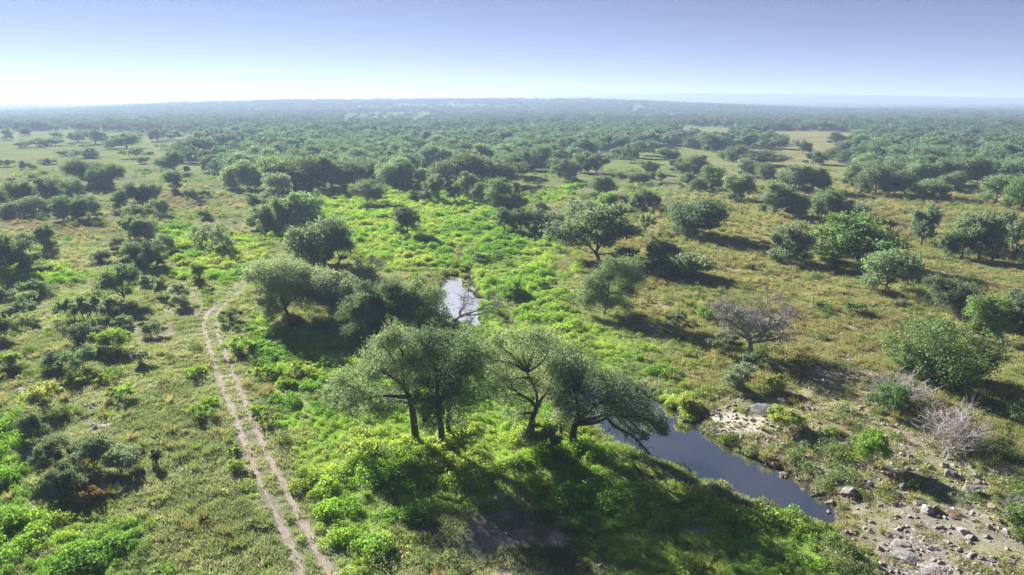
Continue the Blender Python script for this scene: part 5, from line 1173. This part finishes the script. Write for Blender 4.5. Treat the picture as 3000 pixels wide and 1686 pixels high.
# ------------------------------------------------------------------ rocks
def rock_mesh(name, seed, sub=3, flat=1.0):
    import bmesh
    bm = bmesh.new(); bmesh.ops.create_icosphere(bm, subdivisions=sub, radius=.5); r = np.random.default_rng(seed)
    pl = [(Vector(r.normal(0, 1, 3)).normalized(), r.uniform(.24, .42)) for _ in range(13)]
    ph = r.uniform(0, 9, 6)
    for v in bm.verts:
        p = v.co.copy()
        for nrm, dd in pl:
            q = p.dot(nrm)
            if q > dd: p -= nrm * (q - dd) * .97
        p *= 1 + .07 * math.sin(p.x * 13 + ph[0]) * math.sin(p.y * 12 + ph[1]) + .05 * math.sin(p.z * 21 + ph[2]) * math.sin(p.x * 19 + ph[3])
        v.co = p
    me = bpy.data.meshes.new(name); bm.to_mesh(me); bm.free(); me.materials.append(M_ROCK)
    me.polygons.foreach_set('use_smooth', np.full(len(me.polygons), False)); return me
rocks = [rock_mesh('boulder', 400 + k) for k in range(7)]
rr = np.random.default_rng(12)
for i, (x_, y_, w, h, lab) in enumerate(BOULDERS):
    o = obj('boulder', rocks[i % 7]); z_ = H1(x_, y_)
    slab = any(s in lab for s in ('slab', 'bedrock', 'flat', 'ledge'))
    hh = max(h * (.6 if slab else 1.0), w * (.16 if slab else .55))
    o.scale = (w * 1.25, w * rr.uniform(.85, 1.3), hh * 1.35)
    o.rotation_euler = (rr.normal(0, .1), rr.normal(0, .1), rr.uniform(0, 6.28) if not slab else rr.normal(0, .4))
    wet = 'pool' in lab and 'in the' in lab or 'waterline' in lab or 'shallow' in lab
    o.location = (x_, y_, (max(z_, -1.02) if wet else z_) + hh * .1)
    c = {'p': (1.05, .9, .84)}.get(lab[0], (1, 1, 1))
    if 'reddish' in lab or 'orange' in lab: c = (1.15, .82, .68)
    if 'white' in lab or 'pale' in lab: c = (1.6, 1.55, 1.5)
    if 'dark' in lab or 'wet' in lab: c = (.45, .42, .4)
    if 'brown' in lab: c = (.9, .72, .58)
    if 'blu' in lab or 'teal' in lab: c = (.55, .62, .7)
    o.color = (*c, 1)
    tag(o, lab, 'boulder' if w > .7 else 'stone', 'rocks on the slope')
smesh = [rock_mesh('stone', 440 + k, 2) for k in range(5)]
x, y = wedge(110000, 30, 130, 1.1)
pr = zone('rocky', x, y) * (.12 + .88 * sstep(.38, .6, fbm(x, y, 2.4, 98, 3))) * .9 + .9 * zone('gravel', x, y) + .07 * zone('bare', x, y) + .25 * zone('bedrock', x, y)
m = np.hypot(x, y) < 170; wsd = np.full(x.shape, 99.0); wsd[m] = water_sd(x[m], y[m])
pr = np.maximum(pr, .75 * ((wsd > -.2) & (wsd < 1.5) & (x > 15) & (fbm(x, y, 3, 199, 2) > .42)))
k = rng.random(len(x)) < pr
x, y = x[k], y[k]
put('loose_stones', 'loose grey stones strewn over the rocky slope and gravel bar', 'stones', x, y, rng.uniform(0, 6.28, len(x)), np.stack([1 + 0 * x, rng.uniform(.7, 1.3, len(x)), rng.uniform(.5, .8, len(x))], 1) * (.08 + .55 * rng.random(len(x)) ** 3.6)[:, None], smesh, np.ones((len(x), 3)), .2)
print('stones', len(x))

# ------------------------------------------------------------------ small things
(lx0, ly0), (lx1, ly1) = LOG_AT
lg = Wood(); rng = np.random.default_rng(5)
lz = max(H1(lx0, ly0), H1(lx1, ly1)) + .14
lg.tube(curve((lx0, ly0, lz), (lx1, ly1, lz + .05), rng, 7, .03), [.02, .17, .17, .16, .16, .15, .02], 9)
tag(obj('fallen_log', lg.mesh('fallen_log', M_DEAD)), 'short weathered log lying in the sunlit weeds below the big oaks', 'log')

# white tank on a stand rising out of the far right woods
M_TANK = plain_material('white_tank_paint', (.8, .8, .78)); M_STEEL = plain_material('grey_steel', (.25, .25, .25))
tx, ty = TANK_AT; tz = H1(tx, ty)
t = thing('water_tank', 'small white tank on a stand above the far right woods', 'tank', (tx, ty, tz))
w_ = Wood(); w_.tube([(0, 0, 6.4), (0, 0, 6.45), (0, 0, 8.2), (0, 0, 8.25)], [.02, .85, .85, .8], 14); obj('tank', w_.mesh('tank', M_TANK), t)
w_ = Wood(); w_.tube([(0, 0, 8.24), (0, 0, 8.5), (0, 0, 8.75)], [.95, .55, .03], 14); obj('roof', w_.mesh('roof', M_TANK), t)
for sx, sy in ((-1, -1), (1, -1), (1, 1), (-1, 1)):
    w_ = Wood(); w_.tube([(sx * .95, sy * .95, -.2), (sx * .7, sy * .7, 6.45)], [.08, .07], 6); obj('leg', w_.mesh('leg', M_STEEL), t)
# a bird far off in the sky
M_BIRD = plain_material('dark_feathers', (.08, .08, .085))
t = thing('bird', 'tiny dark bird flying in the pale sky on the left', 'bird', BIRD_AT, .7)
w_ = Wood(); w_.tube([(0, -.42, 0), (0, -.3, .02), (0, 0, 0), (0, .28, .03), (0, .4, .05), (0, .5, .03)], [.06, .05, .12, .08, .07, .01], 8); obj('body', w_.mesh('body', M_BIRD), t)
for sx in (-1, 1):
    V = [(sx * .05, .15, .05), (sx * .05, -.12, .05), (sx * .5, -.1, .16), (sx * .5, .16, .17), (sx * 1.0, -.02, .1), (sx * 1.0, .02, .1)]
    V += [(a_, b_, c_ - .03) for a_, b_, c_ in V]
    obj('wing', mesh_np('wing', V, [(0, 1, 2, 3), (3, 2, 4, 5), (6, 9, 8, 7), (9, 11, 10, 8), (0, 3, 9, 6), (3, 5, 11, 9), (1, 7, 8, 2), (2, 8, 10, 4), (5, 4, 10, 11), (0, 6, 7, 1)], M_BIRD), t)
# prickly pear between the lower left bushes
M_PAD = plain_material('cactus_pad', (.34, .46, .34))
px_, py_ = CACTUS_AT; t = thing('prickly_pear', 'pale prickly pear among the dark lower left bushes', 'cactus', (px_, py_, H1(px_, py_)))
r = np.random.default_rng(8); tops = [(np.array((q * .3 - .45, r.normal(0, .2), -.05)), 0.0) for q in range(4)]
for q in range(14):
    base, tl = tops[q % len(tops)] if q < 4 else tops[int(r.integers(len(tops)))]
    tl = r.normal(0, .45); az = r.uniform(0, 3.14); hh = r.uniform(.26, .36)
    w_ = Wood(); w_.tube([(0, 0, 0), (0, 0, hh * .12), (0, 0, hh * .4), (0, 0, hh * .75), (0, 0, hh * .95), (0, 0, hh)], [.02, .06, .12, .13, .07, .01], 10)
    p = obj('pad', w_.mesh('pad', M_PAD), t); p.scale = (1, .28, 1); p.location = base; p.rotation_euler = (r.normal(0, .25), tl, az)
    tops.append((base + np.array((math.sin(tl) * math.cos(az), math.sin(tl) * math.sin(az), math.cos(tl))) * hh * .85, tl))

# ------------------------------------------------------------------ haze
hm, N, L = mat_new('haze')
pv = nd(N, 'ShaderNodeVolumePrincipled')
pv.inputs['Color'].default_value = (.54, .70, 1.0, 1); pv.inputs['Density'].default_value = 0.00030; pv.inputs['Anisotropy'].default_value = .18
out = nd(N, 'ShaderNodeOutputMaterial'); L.new(pv.outputs[0], out.inputs['Volume'])
b = 18000.0; z0, z1 = float(gz.min()) - 1.5, float(max(gz.max(), 40)) + 12
V = [(-b, -b, z0), (b, -b, z0), (b, b, z0), (-b, b, z0), (-b, -b, z1), (b, -b, z1), (b, b, z1), (-b, b, z1)]
Q = [(0, 3, 2, 1), (4, 5, 6, 7), (0, 1, 5, 4), (1, 2, 6, 5), (2, 3, 7, 6), (3, 0, 4, 7)]
tag(obj('haze', mesh_np('haze', V, Q, hm)), 'thin bluish morning haze over the land', 'haze', kind='stuff')

print('tris', sum(len(m.polygons) * 2 for m in bpy.data.meshes))
